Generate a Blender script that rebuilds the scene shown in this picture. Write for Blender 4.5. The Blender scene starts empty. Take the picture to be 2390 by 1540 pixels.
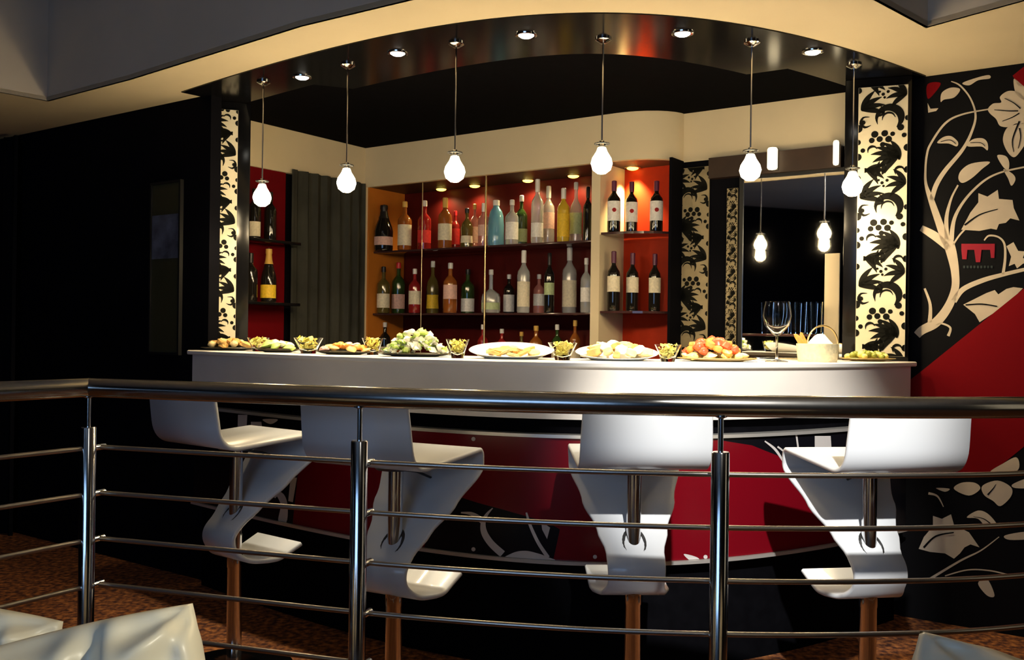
import bpy, bmesh, math, random
from mathutils import Vector, Matrix, Euler
random.seed(7)
PI = math.pi
# ------------------------------------------------------------------ camera model (2390x1540 photograph)
F, Y0, ROLL, EYE = 2200.0, 779.9, 0.0132, 1.193
cB, sB = math.cos(ROLL), math.sin(ROLL)
scn = bpy.context.scene
col = scn.collection

def ray(x, y):
    dx, dy = x-1195.0, y-770.0
    return Vector(((dx*cB+dy*sB)/F, 1.0, (Y0-(770-dx*sB+dy*cB))/F))
EYEV = Vector((0, 0, EYE))
def pz(x, y, z):
    r = ray(x, y); return EYEV + r*((z-EYE)/r.z)
def pdp(x, y, d): return EYEV + ray(x, y)*d
def pp(x, y, p, n):
    r = ray(x, y); return EYEV + r*((n[0]*p[0]+n[1]*p[1])/(n[0]*r.x+n[1]*r.y))

cam = bpy.data.cameras.new('camera'); camo = bpy.data.objects.new('camera', cam); col.objects.link(camo)
cam.sensor_width = 36; cam.lens = F/2390*36; cam.shift_y = (Y0-770)/2390; cam.clip_start = .05
camo.matrix_world = Matrix.Translation(EYEV) @ Matrix.Rotation(PI/2, 4, 'X') @ Matrix.Rotation(ROLL, 4, 'Z')
scn.camera = camo
vs = scn.view_settings
vs.view_transform = 'Standard'; vs.look = 'None'; vs.gamma = 1; vs.use_curve_mapping = False; vs.exposure = 0.0

# ------------------------------------------------------------------ materials
M = {}
def mat(name, c, rough=.5, metal=0., var=0., scale=20., bump=0., trans=0., emit=None, es=0., coat=0., ior=1.45, spec=.5):
    m = bpy.data.materials.new(name); m.use_nodes = True
    nt = m.node_tree; b = nt.nodes['Principled BSDF']
    b.inputs['Base Color'].default_value = (*c, 1); b.inputs['Roughness'].default_value = rough
    b.inputs['Metallic'].default_value = metal; b.inputs['IOR'].default_value = ior
    b.inputs['Transmission Weight'].default_value = trans; b.inputs['Coat Weight'].default_value = coat
    b.inputs['Specular IOR Level'].default_value = spec
    if emit: b.inputs['Emission Color'].default_value = (*emit, 1); b.inputs['Emission Strength'].default_value = es
    tc = nt.nodes.new('ShaderNodeTexCoord'); nz = nt.nodes.new('ShaderNodeTexNoise')
    nz.inputs['Scale'].default_value = scale; nz.inputs['Detail'].default_value = 4
    nt.links.new(tc.outputs['Object'], nz.inputs['Vector'])
    if var:
        r = nt.nodes.new('ShaderNodeValToRGB')
        r.color_ramp.elements[0].position = .3; r.color_ramp.elements[1].position = .7
        r.color_ramp.elements[0].color = (*[x*(1-var) for x in c], 1)
        r.color_ramp.elements[1].color = (*[min(1, x*(1+var)) for x in c], 1)
        nt.links.new(nz.outputs['Fac'], r.inputs['Fac']); nt.links.new(r.outputs['Color'], b.inputs['Base Color'])
    if bump:
        bp = nt.nodes.new('ShaderNodeBump'); bp.inputs['Strength'].default_value = bump; bp.inputs['Distance'].default_value = .01
        nt.links.new(nz.outputs['Fac'], bp.inputs['Height']); nt.links.new(bp.outputs['Normal'], b.inputs['Normal'])
    M[name] = m; return m
mat('cream_paint', (.76, .65, .44), .65, spec=.15, var=.03, scale=3)
mat('grey_paint', (.54, .49, .42), .8, spec=.1, var=.05, scale=2)
mat('black_gloss', (.005, .005, .006), .16, spec=.3)
mat('black_matte', (.003, .003, .004), .9, var=.2, spec=.02)
mat('black_wall', (.004, .004, .006), .8, var=.2, scale=4, spec=.05)
mat('mural_black', (.005, .005, .006), .6, spec=.08)
mat('mural_cream', (.58, .50, .39), .6, spec=.1, var=.06, scale=12)
mat('mural_red', (.20, .002, .005), .6, spec=.1)
mat('panel_black', (.004, .004, .006), .3, spec=.25)
mat('panel_cream', (.55, .52, .5), .3)
mat('panel_red', (.15, .002, .007), .25, spec=.4)
mat('logo_red', (.55, .02, .05), .5)
mat('logo_grey', (.05, .07, .07), .6)
mat('counter_white', (.86, .82, .74), .25, var=.02, scale=5)
mat('fascia_white', (.80, .74, .66), .35, var=.03, scale=6)
mat('trim_metal', (.62, .60, .56), .3, metal=.6)
mat('stool_white', (.60, .62, .64), .3, coat=.3)
mat('chrome', (.75, .75, .76), .12, metal=1)
mat('dark_metal', (.08, .08, .08), .35, metal=.8)
mat('steel', (.68, .68, .67), .14, metal=1, var=.05, scale=60)
mat('rail_steel', (.42, .41, .39), .2, metal=1, var=.05, scale=60)
mat('rod_steel', (.50, .47, .43), .3, metal=1)
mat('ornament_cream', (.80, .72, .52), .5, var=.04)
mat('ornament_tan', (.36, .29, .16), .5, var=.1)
mat('ornament_black', (.008, .008, .006), .6, spec=.1)
mat('shelf_red', (.085, .006, .005), .45, spec=.2, var=.15, scale=8)
mat('panel_orange', (.55, .18, .02), .5, var=.1, scale=5)
mat('deep_red', (.15, .003, .006), .5, var=.06, spec=.1)
mat('wine_red', (.42, .028, .006), .5, spec=.15, var=.06)
mat('shelf_glass', (.07, .03, .03), .1, trans=.1)
mat('brass', (.8, .6, .28), .3, metal=1)
mat('mirror', (.82, .82, .82), .02, metal=1)
mat('dark_wood', (.035, .018, .010), .5, var=.3, scale=6)
mat('bar_glow', (.9, .8, .6), .5, emit=(1, .82, .5), es=3)
mat('bulb_glow', (1, .9, .7), .3, emit=(1, .80, .48), es=32)
mat('spot_glow', (1, 1, 1), .3, emit=(1, .97, .86), es=14)
mat('cab_glow', (1, 1, .8), .3, emit=(1, .72, .08), es=5)
mat('clear_glass', (.97, .98, .97), .03, trans=1, ior=1.12)
mat('curtain_grey', (.10, .10, .082), .8, spec=.1, var=.3, scale=3)
mat('curtain_dark', (.012, .012, .014), .8, spec=.1, var=.2, scale=3)
mat('olive_panel', (.055, .052, .025), .35, var=.1, scale=2)
mat('blue_print', (.10, .11, .15), .5, var=.5, scale=14)
mat('frame_black', (.01, .01, .01), .4)
mat('satin', (.74, .68, .52), .36, var=.05, scale=6)
mat('sofa_fabric', (.05, .04, .035), .9, var=.2, scale=80)
mat('white_china', (.88, .88, .84), .2)
mat('dark_tray', (.06, .05, .03), .3)
mat('gold_tray', (.55, .40, .16), .35, metal=.5)
mat('crisps', (1, .80, .24), .6, var=.25, scale=60, bump=.5)
mat('pastry', (.78, .45, .14), .55, var=.3, scale=40, bump=.3)
mat('bread', (.85, .68, .34), .6, var=.2, scale=40, bump=.3)
mat('lettuce', (.55, .72, .18), .5, var=.35, scale=30, bump=.3)
mat('cream_dip', (.92, .90, .78), .5, var=.05, scale=40)
mat('tomato', (.85, .10, .035), .3, var=.25, scale=30)
mat('orange_food', (.85, .32, .06), .4, var=.2, scale=40)
mat('olive_food', (.30, .33, .05), .35, var=.3, scale=40)
mat('napkin', (.92, .92, .9), .8, var=.02)
mat('wicker', (.85, .72, .42), .6, var=.12, scale=70, bump=.4)

def carpet():
    m = mat('carpet', (.2, .07, .02), .95)
    nt = m.node_tree; b = nt.nodes['Principled BSDF']
    n = [x for x in nt.nodes if x.type == 'TEX_NOISE'][0]; n.inputs['Scale'].default_value = 38; n.inputs['Detail'].default_value = 6
    r = nt.nodes.new('ShaderNodeValToRGB'); e = r.color_ramp.elements
    e[0].position = .38; e[0].color = (.04, .008, .004, 1); e[1].position = .66; e[1].color = (.36, .13, .03, 1)
    x = e.new(.52); x.color = (.18, .055, .012, 1)
    nt.links.new(n.outputs['Fac'], r.inputs['Fac']); nt.links.new(r.outputs['Color'], b.inputs['Base Color'])
carpet()
def glassmat(name, c, trans=.55, rough=.05): return mat(name, c, rough, trans=trans, ior=1.4, coat=.6)
glassmat('glass_dark', (.012, .010, .008), 0); glassmat('glass_green', (.035, .075, .018), .2)
glassmat('glass_clear', (.92, .94, .92), .7); glassmat('glass_blue', (.22, .55, .75), .35)
glassmat('glass_amber', (.42, .13, .025), .3); glassmat('glass_pink', (.75, .30, .25), .4)
glassmat('glass_red', (.35, .02, .02), .2); glassmat('glass_yellow', (.85, .60, .05), .3)
glassmat('glass_olive', (.16, .12, .03), .3)
for n, c in dict(label_cream=(.82, .74, .55), label_yellow=(.85, .55, .03), label_white=(.88, .86, .82), label_pink=(.80, .50, .42),
                 label_red=(.65, .03, .03), label_gold=(.70, .52, .18), label_green=(.45, .55, .30)).items(): mat(n, c, .6, var=.12, scale=90)
for n, c in dict(cap_black=(.015, .013, .013), cap_red=(.6, .02, .03), cap_gold=(.75, .45, .10), cap_silver=(.75, .74, .72), cap_white=(.85, .82, .78), cap_purple=(.12, .02, .06)).items(): mat(n, c, .35)

# ------------------------------------------------------------------ object helpers
def link(o, parent=None):
    col.objects.link(o)
    if parent: o.parent = parent
    return o
def obj(name, bm, mats, parent=None, smooth=True, angle=40, loc=None):
    me = bpy.data.meshes.new(name)
    bmesh.ops.recalc_face_normals(bm, faces=bm.faces) if smooth != 'keep' else None
    bm.to_mesh(me); bm.free()
    for m in (mats if isinstance(mats, (list, tuple)) else [mats]): me.materials.append(M[m] if isinstance(m, str) else m)
    if smooth:
        me.polygons.foreach_set('use_smooth', [True]*len(me.polygons))
        try: me.set_sharp_from_angle(angle=math.radians(angle))
        except Exception: pass
    o = bpy.data.objects.new(name, me)
    if loc is not None: o.location = loc
    return link(o, parent)
def tag(o, label=None, cat=None, group=None, kind=None):
    if label: o['label'] = label
    if cat: o['category'] = cat
    if group: o['group'] = group
    if kind: o['kind'] = kind
    return o
def empty(name, loc=(0, 0, 0), rz=0, label=None, cat=None, group=None):
    o = bpy.data.objects.new(name, None); o.empty_display_size = .1
    o.location = loc; o.rotation_euler = (0, 0, rz); link(o)
    return tag(o, label, cat, group)
def struct(o): o['kind'] = 'structure'; return o
def copy_tree(o, parent=None):
    c = o.copy(); link(c, parent)
    for ch in list(o.children): copy_tree(ch, c)
    return c
def add_box(bm, lo, hi, mi=0, mx=None):
    vs_ = [bm.verts.new((x, y, z)) for x in (lo[0], hi[0]) for y in (lo[1], hi[1]) for z in (lo[2], hi[2])]
    if mx is not None:
        for v in vs_: v.co = mx @ v.co
    for f in ((0, 1, 3, 2), (4, 6, 7, 5), (0, 4, 5, 1), (2, 3, 7, 6), (0, 2, 6, 4), (1, 5, 7, 3)):
        bm.faces.new([vs_[i] for i in f]).material_index = mi
    return vs_
def box(name, lo, hi, m, parent=None, bev=0., mx=None):
    bm = bmesh.new(); add_box(bm, lo, hi, mx=mx)
    if bev: bmesh.ops.bevel(bm, geom=list(bm.edges), offset=bev, segments=2, affect='EDGES', profile=.5)
    return obj(name, bm, m, parent, smooth=bool(bev))
def add_lathe(bm, prof, n=24, c=(0, 0, 0), mi=0, sx=1, sy=1, close=True):
    rings = []
    for r, z in prof:
        if r < 1e-5: rings.append([bm.verts.new((c[0], c[1], c[2]+z))])
        else: rings.append([bm.verts.new((c[0]+sx*r*math.cos(2*PI*i/n), c[1]+sy*r*math.sin(2*PI*i/n), c[2]+z)) for i in range(n)])
    for a, b in zip(rings, rings[1:]):
        for i in range(n):
            j = (i+1) % n
            if len(a) == 1 and len(b) == 1: break
            if len(a) == 1: f = bm.faces.new((a[0], b[j], b[i]))
            elif len(b) == 1: f = bm.faces.new((a[i], a[j], b[0]))
            else: f = bm.faces.new((a[i], a[j], b[j], b[i]))
            f.material_index = mi
    if close:
        for r in (rings[0], rings[-1]):
            if len(r) > 2: bm.faces.new(r).material_index = mi
def lathe(name, prof, m, parent=None, n=24, loc=None, **k):
    bm = bmesh.new(); add_lathe(bm, prof, n, **k); return obj(name, bm, m, parent, loc=loc)
def add_tube(bm, pts, r, n=12, mi=0, closed=False):
    pts = [Vector(p) for p in pts]; rings = []
    up = Vector((0, 0, 1))
    for i, p in enumerate(pts):
        a = pts[max(i-1, 0)]; b = pts[min(i+1, len(pts)-1)]
        if closed: a = pts[i-1]; b = pts[(i+1) % len(pts)]
        t = (b-a).normalized()
        s = t.cross(up)
        if s.length < 1e-3: s = t.cross(Vector((1, 0, 0)))
        s.normalize(); w = s.cross(t).normalized()
        rr = r[i] if isinstance(r, (list, tuple)) else r
        rings.append([bm.verts.new(p + rr*(s*math.cos(2*PI*k/n)+w*math.sin(2*PI*k/n))) for k in range(n)])
    prs = list(zip(rings, rings[1:]))
    if closed: prs.append((rings[-1], rings[0]))
    for a, b in prs:
        for k in range(n): bm.faces.new((a[k], a[(k+1) % n], b[(k+1) % n], b[k])).material_index = mi
    if not closed: bm.faces.new(rings[0]).material_index = mi; bm.faces.new(rings[-1]).material_index = mi
def tube(name, pts, r, m, parent=None, n=12, closed=False):
    bm = bmesh.new(); add_tube(bm, pts, r, n, closed=closed); return obj(name, bm, m, parent)
def catmull(pts, n=8, closed=False):
    pts = [Vector(p) for p in pts]; out = []
    N = len(pts)
    for i in range(N if closed else N-1):
        if closed: p0, p1, p2, p3 = pts[i-1], pts[i], pts[(i+1) % N], pts[(i+2) % N]
        else: p0, p1, p2, p3 = pts[max(i-1, 0)], pts[i], pts[i+1], pts[min(i+2, N-1)]
        for k in range(n):
            t = k/n
            out.append(.5*((2*p1)+(p2-p0)*t+(2*p0-5*p1+4*p2-p3)*t*t+(3*p1-p0-3*p2+p3)*t**3))
    if not closed: out.append(pts[-1])
    return out
def add_prism(bm, poly, z0, z1, mi=0):
    a = [bm.verts.new((x, y, z0)) for x, y in poly]; b = [bm.verts.new((x, y, z1)) for x, y in poly]
    n = len(poly)
    for i in range(n): bm.faces.new((a[i], a[(i+1) % n], b[(i+1) % n], b[i])).material_index = mi
    f1 = bm.faces.new(a[::-1]); f2 = bm.faces.new(b); f1.material_index = f2.material_index = mi
    bmesh.ops.triangulate(bm, faces=[f1, f2])
def prism(name, poly, z0, z1, m, parent=None, smooth=False):
    bm = bmesh.new(); add_prism(bm, poly, z0, z1); return obj(name, bm, m, parent, smooth=smooth, angle=30)

# ------------------------------------------------------------------ plan geometry
G = (659.0096, 89.3873, -193.4822, -35.3328, 11.9773)
def dk(k):
    q = k*2.2; return F/(G[0]+G[1]*q+G[2]*q*q+G[3]*q**3+G[4]*q**4)
def plan(k, off=0.):
    p = Vector((k*dk(k), dk(k))); e = .004
    t = Vector(((k+e)*dk(k+e)-(k-e)*dk(k-e), dk(k+e)-dk(k-e))).normalized()
    return p + Vector((-t.y, t.x))*off
KL, KR = -.3406, .4255
ZC, ZS = 1.10, 2.3165                      # countertop, soffit underside
ZI = ZS + .03
ANG = math.radians(35)
U = Vector((math.cos(ANG), -math.sin(ANG))); V2 = Vector((math.sin(ANG), math.cos(ANG)))   # along back wall / into it
NB = (V2.x, V2.y)
_k = pz(845, 347, ZI); K = Vector((_k.x, _k.y))
def bay(px, py, off): q = K + V2*off; return pp(px, py, q, NB)          # point on the plane off metres behind the bay face
def lw(px, py, off=0.): q = K + U*off; return pp(px, py, q, (U.x, U.y))   # left niche wall plane
def su(p): return (Vector((p.x, p.y))-K).dot(U)
MXB = Matrix(((U.x, V2.x, 0, K.x), (U.y, V2.y, 0, K.y), (0, 0, 1, 0), (0, 0, 0, 1)))   # local (along back wall, into it, up)

# ------------------------------------------------------------------ room shell
struct(box('floor', (-5, -2.2, -.1), (5, 8, 0), 'carpet'))
struct(box('ceiling', (-5, -2.2, 2.85), (5, 8, 2.95), 'grey_paint'))
struct(box('wall_front', (-5, -2.3, 0), (5, -2.2, 2.85), 'curtain_dark'))
struct(box('wall_left', (-5.1, -2.3, 0), (-5, 8, 2.85), 'black_wall'))
struct(box('wall_right', (5, -2.3, 0), (5.1, 8, 2.85), 'black_wall'))
struct(box('wall_back', (-5, 8, 0), (5, 8.1, 2.85), 'black_wall'))

# soffit: cream lower ceiling round the bar and the grey riser above its outer edge
outer = [(-5, 2.0), (-3.2, 3.7)] + [tuple(pz(x, y, ZS).xy) for x, y in ((110, 235), (300, 185), (700, 60), (950, 0))]
outer += [tuple(v) for v in catmull([outer[-1], (.05, 2.92), (.5, 2.80), (.92, 2.90), tuple(pz(2050, 0, ZS).xy)], 6)[1:]]
outer += [tuple(pz(2165, 62, ZS).xy), tuple(pz(2390, 0, ZS).xy), (2.4, 2.4), (3.6, 1.3), (5, .2)]
inner = [tuple(plan(KL-.012+(KR-KL+.02)*i/60, -.01)) for i in range(61)]
W0 = Vector(pz(2150, 180, ZS).xy)
wl = pz(300, 1310, 0); WL = Vector((wl.x, wl.y))
bm = bmesh.new()
poly = outer + [(5, 1.8), tuple(W0+U*.6), tuple(W0+V2*.05)] + inner[::-1] + [tuple(WL+U*.55), tuple(WL-U*1.5), (-5, 7.0)]
add_prism(bm, poly, ZS, ZS+.02)
struct(obj('ceiling', bm, 'cream_paint', smooth=False))
bm = bmesh.new()
for a, b in zip(outer, outer[1:]):
    bm.faces.new([bm.verts.new((*a, ZS)), bm.verts.new((*b, ZS)), bm.verts.new((*b, 2.86)), bm.verts.new((*a, 2.86))])
bmesh.ops.remove_doubles(bm, verts=bm.verts, dist=1e-4)
bmesh.ops.solidify(bm, geom=list(bm.faces), thickness=.012)
struct(obj('trim_1', bm, 'grey_paint', smooth=True, angle=50))
# glossy black ring over the counter and the matt black ceiling inside it
bm = bmesh.new()
ring = [tuple(plan(KL-.012+(KR-KL+.02)*i/60, -.008)) for i in range(61)]
rin = [tuple(plan(KL-.012+(KR-KL+.02)*i/60, .46 if 6 < i < 54 else .3)) for i in range(61)]
for i in range(60):
    for z in (ZS-.004,):
        bm.faces.new([bm.verts.new((*p, z)) for p in (ring[i], ring[i+1], rin[i+1], rin[i])])
    bm.faces.new([bm.verts.new(q) for q in ((*rin[i], ZS-.004), (*rin[i+1], ZS-.004), (*rin[i+1], ZI), (*rin[i], ZI))])
    bm.faces.new([bm.verts.new(q) for q in ((*ring[i], ZS-.004), (*ring[i+1], ZS-.004), (*ring[i+1], ZS+.01), (*ring[i], ZS+.01))])
bmesh.ops.remove_doubles(bm, verts=bm.verts, dist=1e-4)
struct(obj('trim_2', bm, 'black_gloss', smooth=False))
struct(prism('ceiling', [tuple(WL+U*.3), tuple(plan(-.2, .35)), tuple(plan(0, .40)), tuple(plan(.15, .40)), tuple(plan(.3, .35)), tuple(W0+U*.1), tuple(W0+V2*2.5), (-1.5, 7.5), (-3, 6)], ZI, ZI+.02, 'black_matte'))

# left black wall
mx = Matrix(((U.x, V2.x, 0, WL.x), (U.y, V2.y, 0, WL.y), (0, 0, 1, 0), (0, 0, 0, 1)))
struct(box('wall_left', (-3.2, 0, 0), (.62, .06, ZS), 'black_wall', mx=mx))

# ------------------------------------------------------------------ flat pattern builder: shapes in 2D, clipped and mapped on a surface
def smooth_poly(pts, n=5): return [(v.x, v.y) for v in catmull([(x, y, 0) for x, y in pts], n, closed=True)]
def stroke(pts, w, n=6):
    if not isinstance(w, (list, tuple)): w = [w]*len(pts)
    if len(w) == 2: w = [w[0]+(w[1]-w[0])*i/(len(pts)-1) for i in range(len(pts))]
    c = catmull([(p[0], p[1], ww) for p, ww in zip(pts, w)], n)
    L, R = [], []
    for i, p in enumerate(c):
        a = c[max(i-1, 0)]; b = c[min(i+1, len(c)-1)]
        t = Vector((b.x-a.x, b.y-a.y))
        t = t.normalized() if t.length > 1e-9 else Vector((1, 0))
        q = Vector((-t.y, t.x))*max(p.z, 0)/2
        L.append((p.x+q.x, p.y+q.y)); R.append((p.x-q.x, p.y-q.y))
    return ('strip', L, R)
def add_shapes(bm, shapes, to2d, to3d, cuts=(), clip=None):
    """shapes: (shape, material index, layer). to2d maps shape coordinates to surface coordinates, to3d those + a lift to the world."""
    for sh, mi, lay in shapes:
        b2 = bmesh.new()
        if sh[0] == 'strip':
            L = [b2.verts.new((*to2d(*p), 0)) for p in sh[1]]; R = [b2.verts.new((*to2d(*p), 0)) for p in sh[2]]
            for i in range(len(L)-1):
                try: b2.faces.new((L[i], L[i+1], R[i+1], R[i]))
                except ValueError: pass
        else:
            f = b2.faces.new([b2.verts.new((*to2d(*p), 0)) for p in sh[1]])
            bmesh.ops.triangulate(b2, faces=[f], ngon_method='EAR_CLIP')
        for c in cuts: bmesh.ops.bisect_plane(b2, geom=list(b2.verts)+list(b2.edges)+list(b2.faces), plane_co=(c, 0, 0), plane_no=(1, 0, 0))
        if clip:
            for co, no in (((clip[0], 0, 0), (-1, 0, 0)), ((clip[1], 0, 0), (1, 0, 0)), ((0, clip[2], 0), (0, -1, 0)), ((0, clip[3], 0), (0, 1, 0))):
                bmesh.ops.bisect_plane(b2, geom=list(b2.verts)+list(b2.edges)+list(b2.faces), plane_co=co, plane_no=no, clear_outer=True)
        mp = {v: bm.verts.new(to3d(v.co.x, v.co.y, lay*.0012)) for v in b2.verts}
        for f in b2.faces:
            try: bm.faces.new([mp[v] for v in f.verts]).material_index = mi
            except ValueError: pass
        b2.free()
def P(*pts): return ('poly', list(pts))
def SP(*pts): return ('poly', smooth_poly(pts))
def zm(ox, oy, s, pts): return [(ox+x/s, oy+y/s) for x, y in pts]

# ------------------------------------------------------------------ floral wall on the right
z1 = lambda *p: zm(1940, 150, 3.756, p)
z2 = lambda *p: zm(1940, 520, 3.667, p)
z8 = lambda *p: zm(1960, 1000, 2.851, p)
C_, R_, B_ = 1, 2, 0
wall_shapes = [
    (P((2100, 905), (2153, 864), (2390, 673), (2480, 600), (2480, 970), (2390, 1042), (2311, 1106), (2100, 1106)), R_, 2),
    (SP(*z1((845, 175), (960, 165), (900, 260), (845, 300))), R_, 1), (P(*z1((1590, 100), (1690, 20), (1760, 20), (1740, 200), (1640, 190))), R_, 1),
    (stroke([(2140, 782), (2153, 770), (2185, 752), (2213, 716), (2229, 673), (2229, 634), (2221, 591), (2212, 562)], [18, 20, 22, 20, 18, 19, 24, 26]), C_, 1),
    (stroke([(2150, 532), (2185, 553), (2214, 580)], [14, 20, 14]), C_, 1),
    (stroke([(2208, 566), (2190, 515), (2174, 469), (2161, 430), (2160, 395), (2163, 363), (2172, 336), (2206, 288), (2246, 267), (2307, 255)], [20, 17, 14, 7, 5, 5, 5, 5, 4, 3]), C_, 1),
    (stroke([(2174, 467), (2185, 432), (2206, 398), (2246, 350), (2267, 310), (2277, 270), (2265, 230), (2241, 200), (2220, 190)], [11, 11, 10, 8, 6, 5, 4, 4, 2]), C_, 1),
    (stroke([(2210, 560), (2209, 509), (2220, 464), (2236, 432)], [12, 9, 5, 4]), C_, 1),
    (stroke([(2220, 560), (2228, 509), (2254, 464), (2294, 424), (2334, 403), (2390, 390), (2440, 380)], [12, 8, 6, 5, 4, 4, 3]), C_, 1),
    (stroke([(2224, 572), (2240, 548), (2262, 525)], 4), C_, 1),
    (stroke([(2226, 703), (2248, 675), (2294, 654), (2344, 640), (2390, 629), (2450, 615)], [14, 12, 11, 9, 8, 6]), C_, 1),
    (stroke([(2341, 640), (2346, 602), (2344, 569), (2330, 553), (2308, 550), (2297, 561)], [7, 6, 5, 4, 4, 3]), C_, 1),
    (stroke([(2170, 752), (2171, 711), (2158, 673)], [10, 7, 5]), C_, 1),
    (stroke([(2213, 784), (2218, 765), (2199, 755), (2185, 758)], [7, 5, 4, 2]), C_, 1),
    (P(*z1((1140, 1450), (1220, 1300), (1290, 1210), (1290, 1130), (1370, 1160), (1460, 1100), (1470, 1180), (1590, 1190), (1600, 1260), (1650, 1370), (1570, 1350), (1530, 1390), (1470, 1400), (1450, 1450), (1400, 1440), (1300, 1460))), C_, 1),
    (stroke(z1((1170, 1410), (1300, 1320), (1460, 1270)), [4, 2]), B_, 3),
    (P(*z2((1130, 700), (1250, 640), (1330, 600), (1400, 575), (1430, 612), (1500, 565), (1560, 550), (1640, 560), (1500, 700), (1270, 850), (1230, 780), (1180, 740))), C_, 1),
    (stroke(z2((1150, 702), (1290, 695), (1420, 715)), [3, 3]), B_, 3),
    (SP(*z1((960, 330), (970, 250), (1050, 205), (1130, 220), (1080, 290), (990, 310))), C_, 1),
    (SP(*z1((1150, 165), (1270, 120), (1380, 95), (1390, 125), (1290, 140), (1210, 185))), C_, 1),
    (SP(*z1((930, 690), (980, 640), (1050, 630), (1110, 680), (1100, 720), (1030, 695))), C_, 1),
    (stroke(z1((960, 680), (1040, 665), (1095, 700)), 1.5), B_, 3),
    (SP(*z1((1190, 700), (1250, 655), (1330, 650), (1370, 690), (1370, 755), (1320, 722), (1210, 722))), C_, 1),
    (stroke(z1((1220, 690), (1310, 690), (1350, 720)), 1.5), B_, 3),
    (SP(*z1((1115, 1000), (1140, 930), (1230, 870), (1390, 855), (1320, 920), (1230, 1000), (1150, 1040))), C_, 1),
    (SP(*z1((1455, 800), (1530, 805), (1560, 860), (1550, 930), (1500, 890))), C_, 1),
    (SP(*z1((1510, 920), (1590, 960), (1615, 1010), (1580, 1065), (1550, 1000))), C_, 1),
    (P(*z1((845, 340), (870, 390), (940, 385), (920, 410), (850, 425))), C_, 1),
    (SP(*z1((1375, 390), (1420, 345), (1490, 335), (1480, 285), (1550, 235), (1640, 245), (1720, 300), (1800, 240), (1900, 300), (1880, 400), (1820, 420), (1860, 500), (1780, 560), (1700, 530), (1620, 520), (1560, 550), (1480, 540), (1445, 480), (1390, 430))), C_, 1),
    (SP(*z1((1540, 560), (1505, 660), (1540, 760), (1600, 815), (1660, 760), (1720, 650), (1720, 520), (1620, 530))), C_, 1),
    (SP(*z1((1600, 130), (1660, 170), (1720, 230), (1700, 310), (1620, 260))), C_, 1),
    (stroke(z1((1430, 400), (1540, 410), (1640, 410)), [1.5, 3]), B_, 3), (stroke(z1((1520, 300), (1600, 340), (1660, 390)), [1.5, 3]), B_, 3),
    (stroke(z1((1500, 500), (1580, 470), (1650, 430)), [1.5, 3]), B_, 3), (stroke(z1((1600, 770), (1590, 660), (1650, 500)), [1.5, 4]), B_, 3),
    (stroke(z1((1650, 560), (1660, 640), (1640, 740)), [3, 1.5]), B_, 3),
    (P(*z2((1500, 200), (1560, 165), (1600, 240), (1660, 245), (1640, 300), (1700, 330), (1640, 350), (1590, 390), (1570, 350), (1520, 370), (1540, 290))), C_, 1),
    (SP(*z8((1000, 290), (1090, 230), (1170, 190), (1195, 230), (1180, 280), (1090, 315))), C_, 3),
    (SP(*z8((760, 400), (810, 360), (900, 360), (935, 400), (860, 445))), C_, 3),
    (SP(*z8((950, 380), (1050, 345), (1140, 390), (1140, 450), (1070, 515), (1020, 480), (960, 440))), C_, 3),
    (SP(*z8((1150, 370), (1260, 330), (1280, 390), (1170, 395))), C_, 3),
    (stroke(z8((1040, 370), (1020, 400), (985, 440)), [1, 4]), B_, 4),
    (SP(*z8((845, 590), (920, 545), (990, 570), (1050, 650), (980, 660), (920, 600))), C_, 1),
    (stroke(z8((890, 585), (960, 600), (1020, 645)), [1, 3]), B_, 4),
    (P(*z8((525, 800), (560, 720), (620, 650), (620, 580), (680, 600), (740, 570), (760, 640), (860, 690), (930, 790), (870, 770), (830, 790), (800, 830), (760, 865), (700, 830), (600, 820))), C_, 1),
    (stroke(z8((560, 790), (640, 715), (760, 690)), [5, 3]), B_, 4),
    (SP(*z8((1100, 710), (1260, 685), (1280, 730), (1130, 740))), C_, 1),
    (stroke(z8((590, 430), (650, 450), (690, 520)), [6, 2]), C_, 1), (SP(*z8((640, 395), (730, 400), (700, 420))), C_, 1),
    (stroke(z8((600, 1000), (800, 880), (940, 810), (1060, 720)), [6, 2]), C_, 1),
    (stroke(z8((700, 980), (850, 940), (1000, 945), (1150, 980)), 3), C_, 1),
    (SP(*z8((920, 1030), (980, 1000), (1030, 1110), (980, 1110))), C_, 1)]
def w2d(x, y):
    p = pp(x, y, W0, NB); return ((Vector((p.x, p.y))-W0).dot(U), p.z)
def w3d(s, z, o):
    q = W0+U*s-V2*o; return (q.x, q.y, z)
bm = bmesh.new()
add_box(bm, (-.06, 0, 0), (2.6, .08, ZS), 0, Matrix(((U.x, V2.x, 0, W0.x), (U.y, V2.y, 0, W0.y), (0, 0, 1, 0), (0, 0, 0, 1))))
add_shapes(bm, wall_shapes, w2d, w3d, clip=(-.06, 2.6, .02, ZS-.002))
struct(obj('wall_right', bm, ['mural_black', 'mural_cream', 'mural_red'], smooth='keep'))
bm = bmesh.new()
lg = [(P((2244, 569), (2322, 569), (2322, 583), (2244, 583)), 0, 3), (P((2244, 583), (2258, 583), (2256, 605), (2246, 605)), 0, 3),
      (P((2274, 583), (2291, 583), (2288, 612), (2278, 612)), 0, 3), (P((2311, 583), (2322, 583), (2321, 602), (2313, 602)), 0, 3)]
for i in range(9): lg.append((P((2248+i*8, 620), (2253+i*8, 620), (2253+i*8, 626), (2248+i*8, 626)), 1, 3))
add_shapes(bm, lg, w2d, w3d)
bmesh.ops.solidify(bm, geom=list(bm.faces), thickness=.001)
tag(obj('logo_mark', bm, ['logo_red', 'logo_grey'], smooth=False), 'small red three-legged logo mark on the black floral wall', 'logo')

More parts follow.
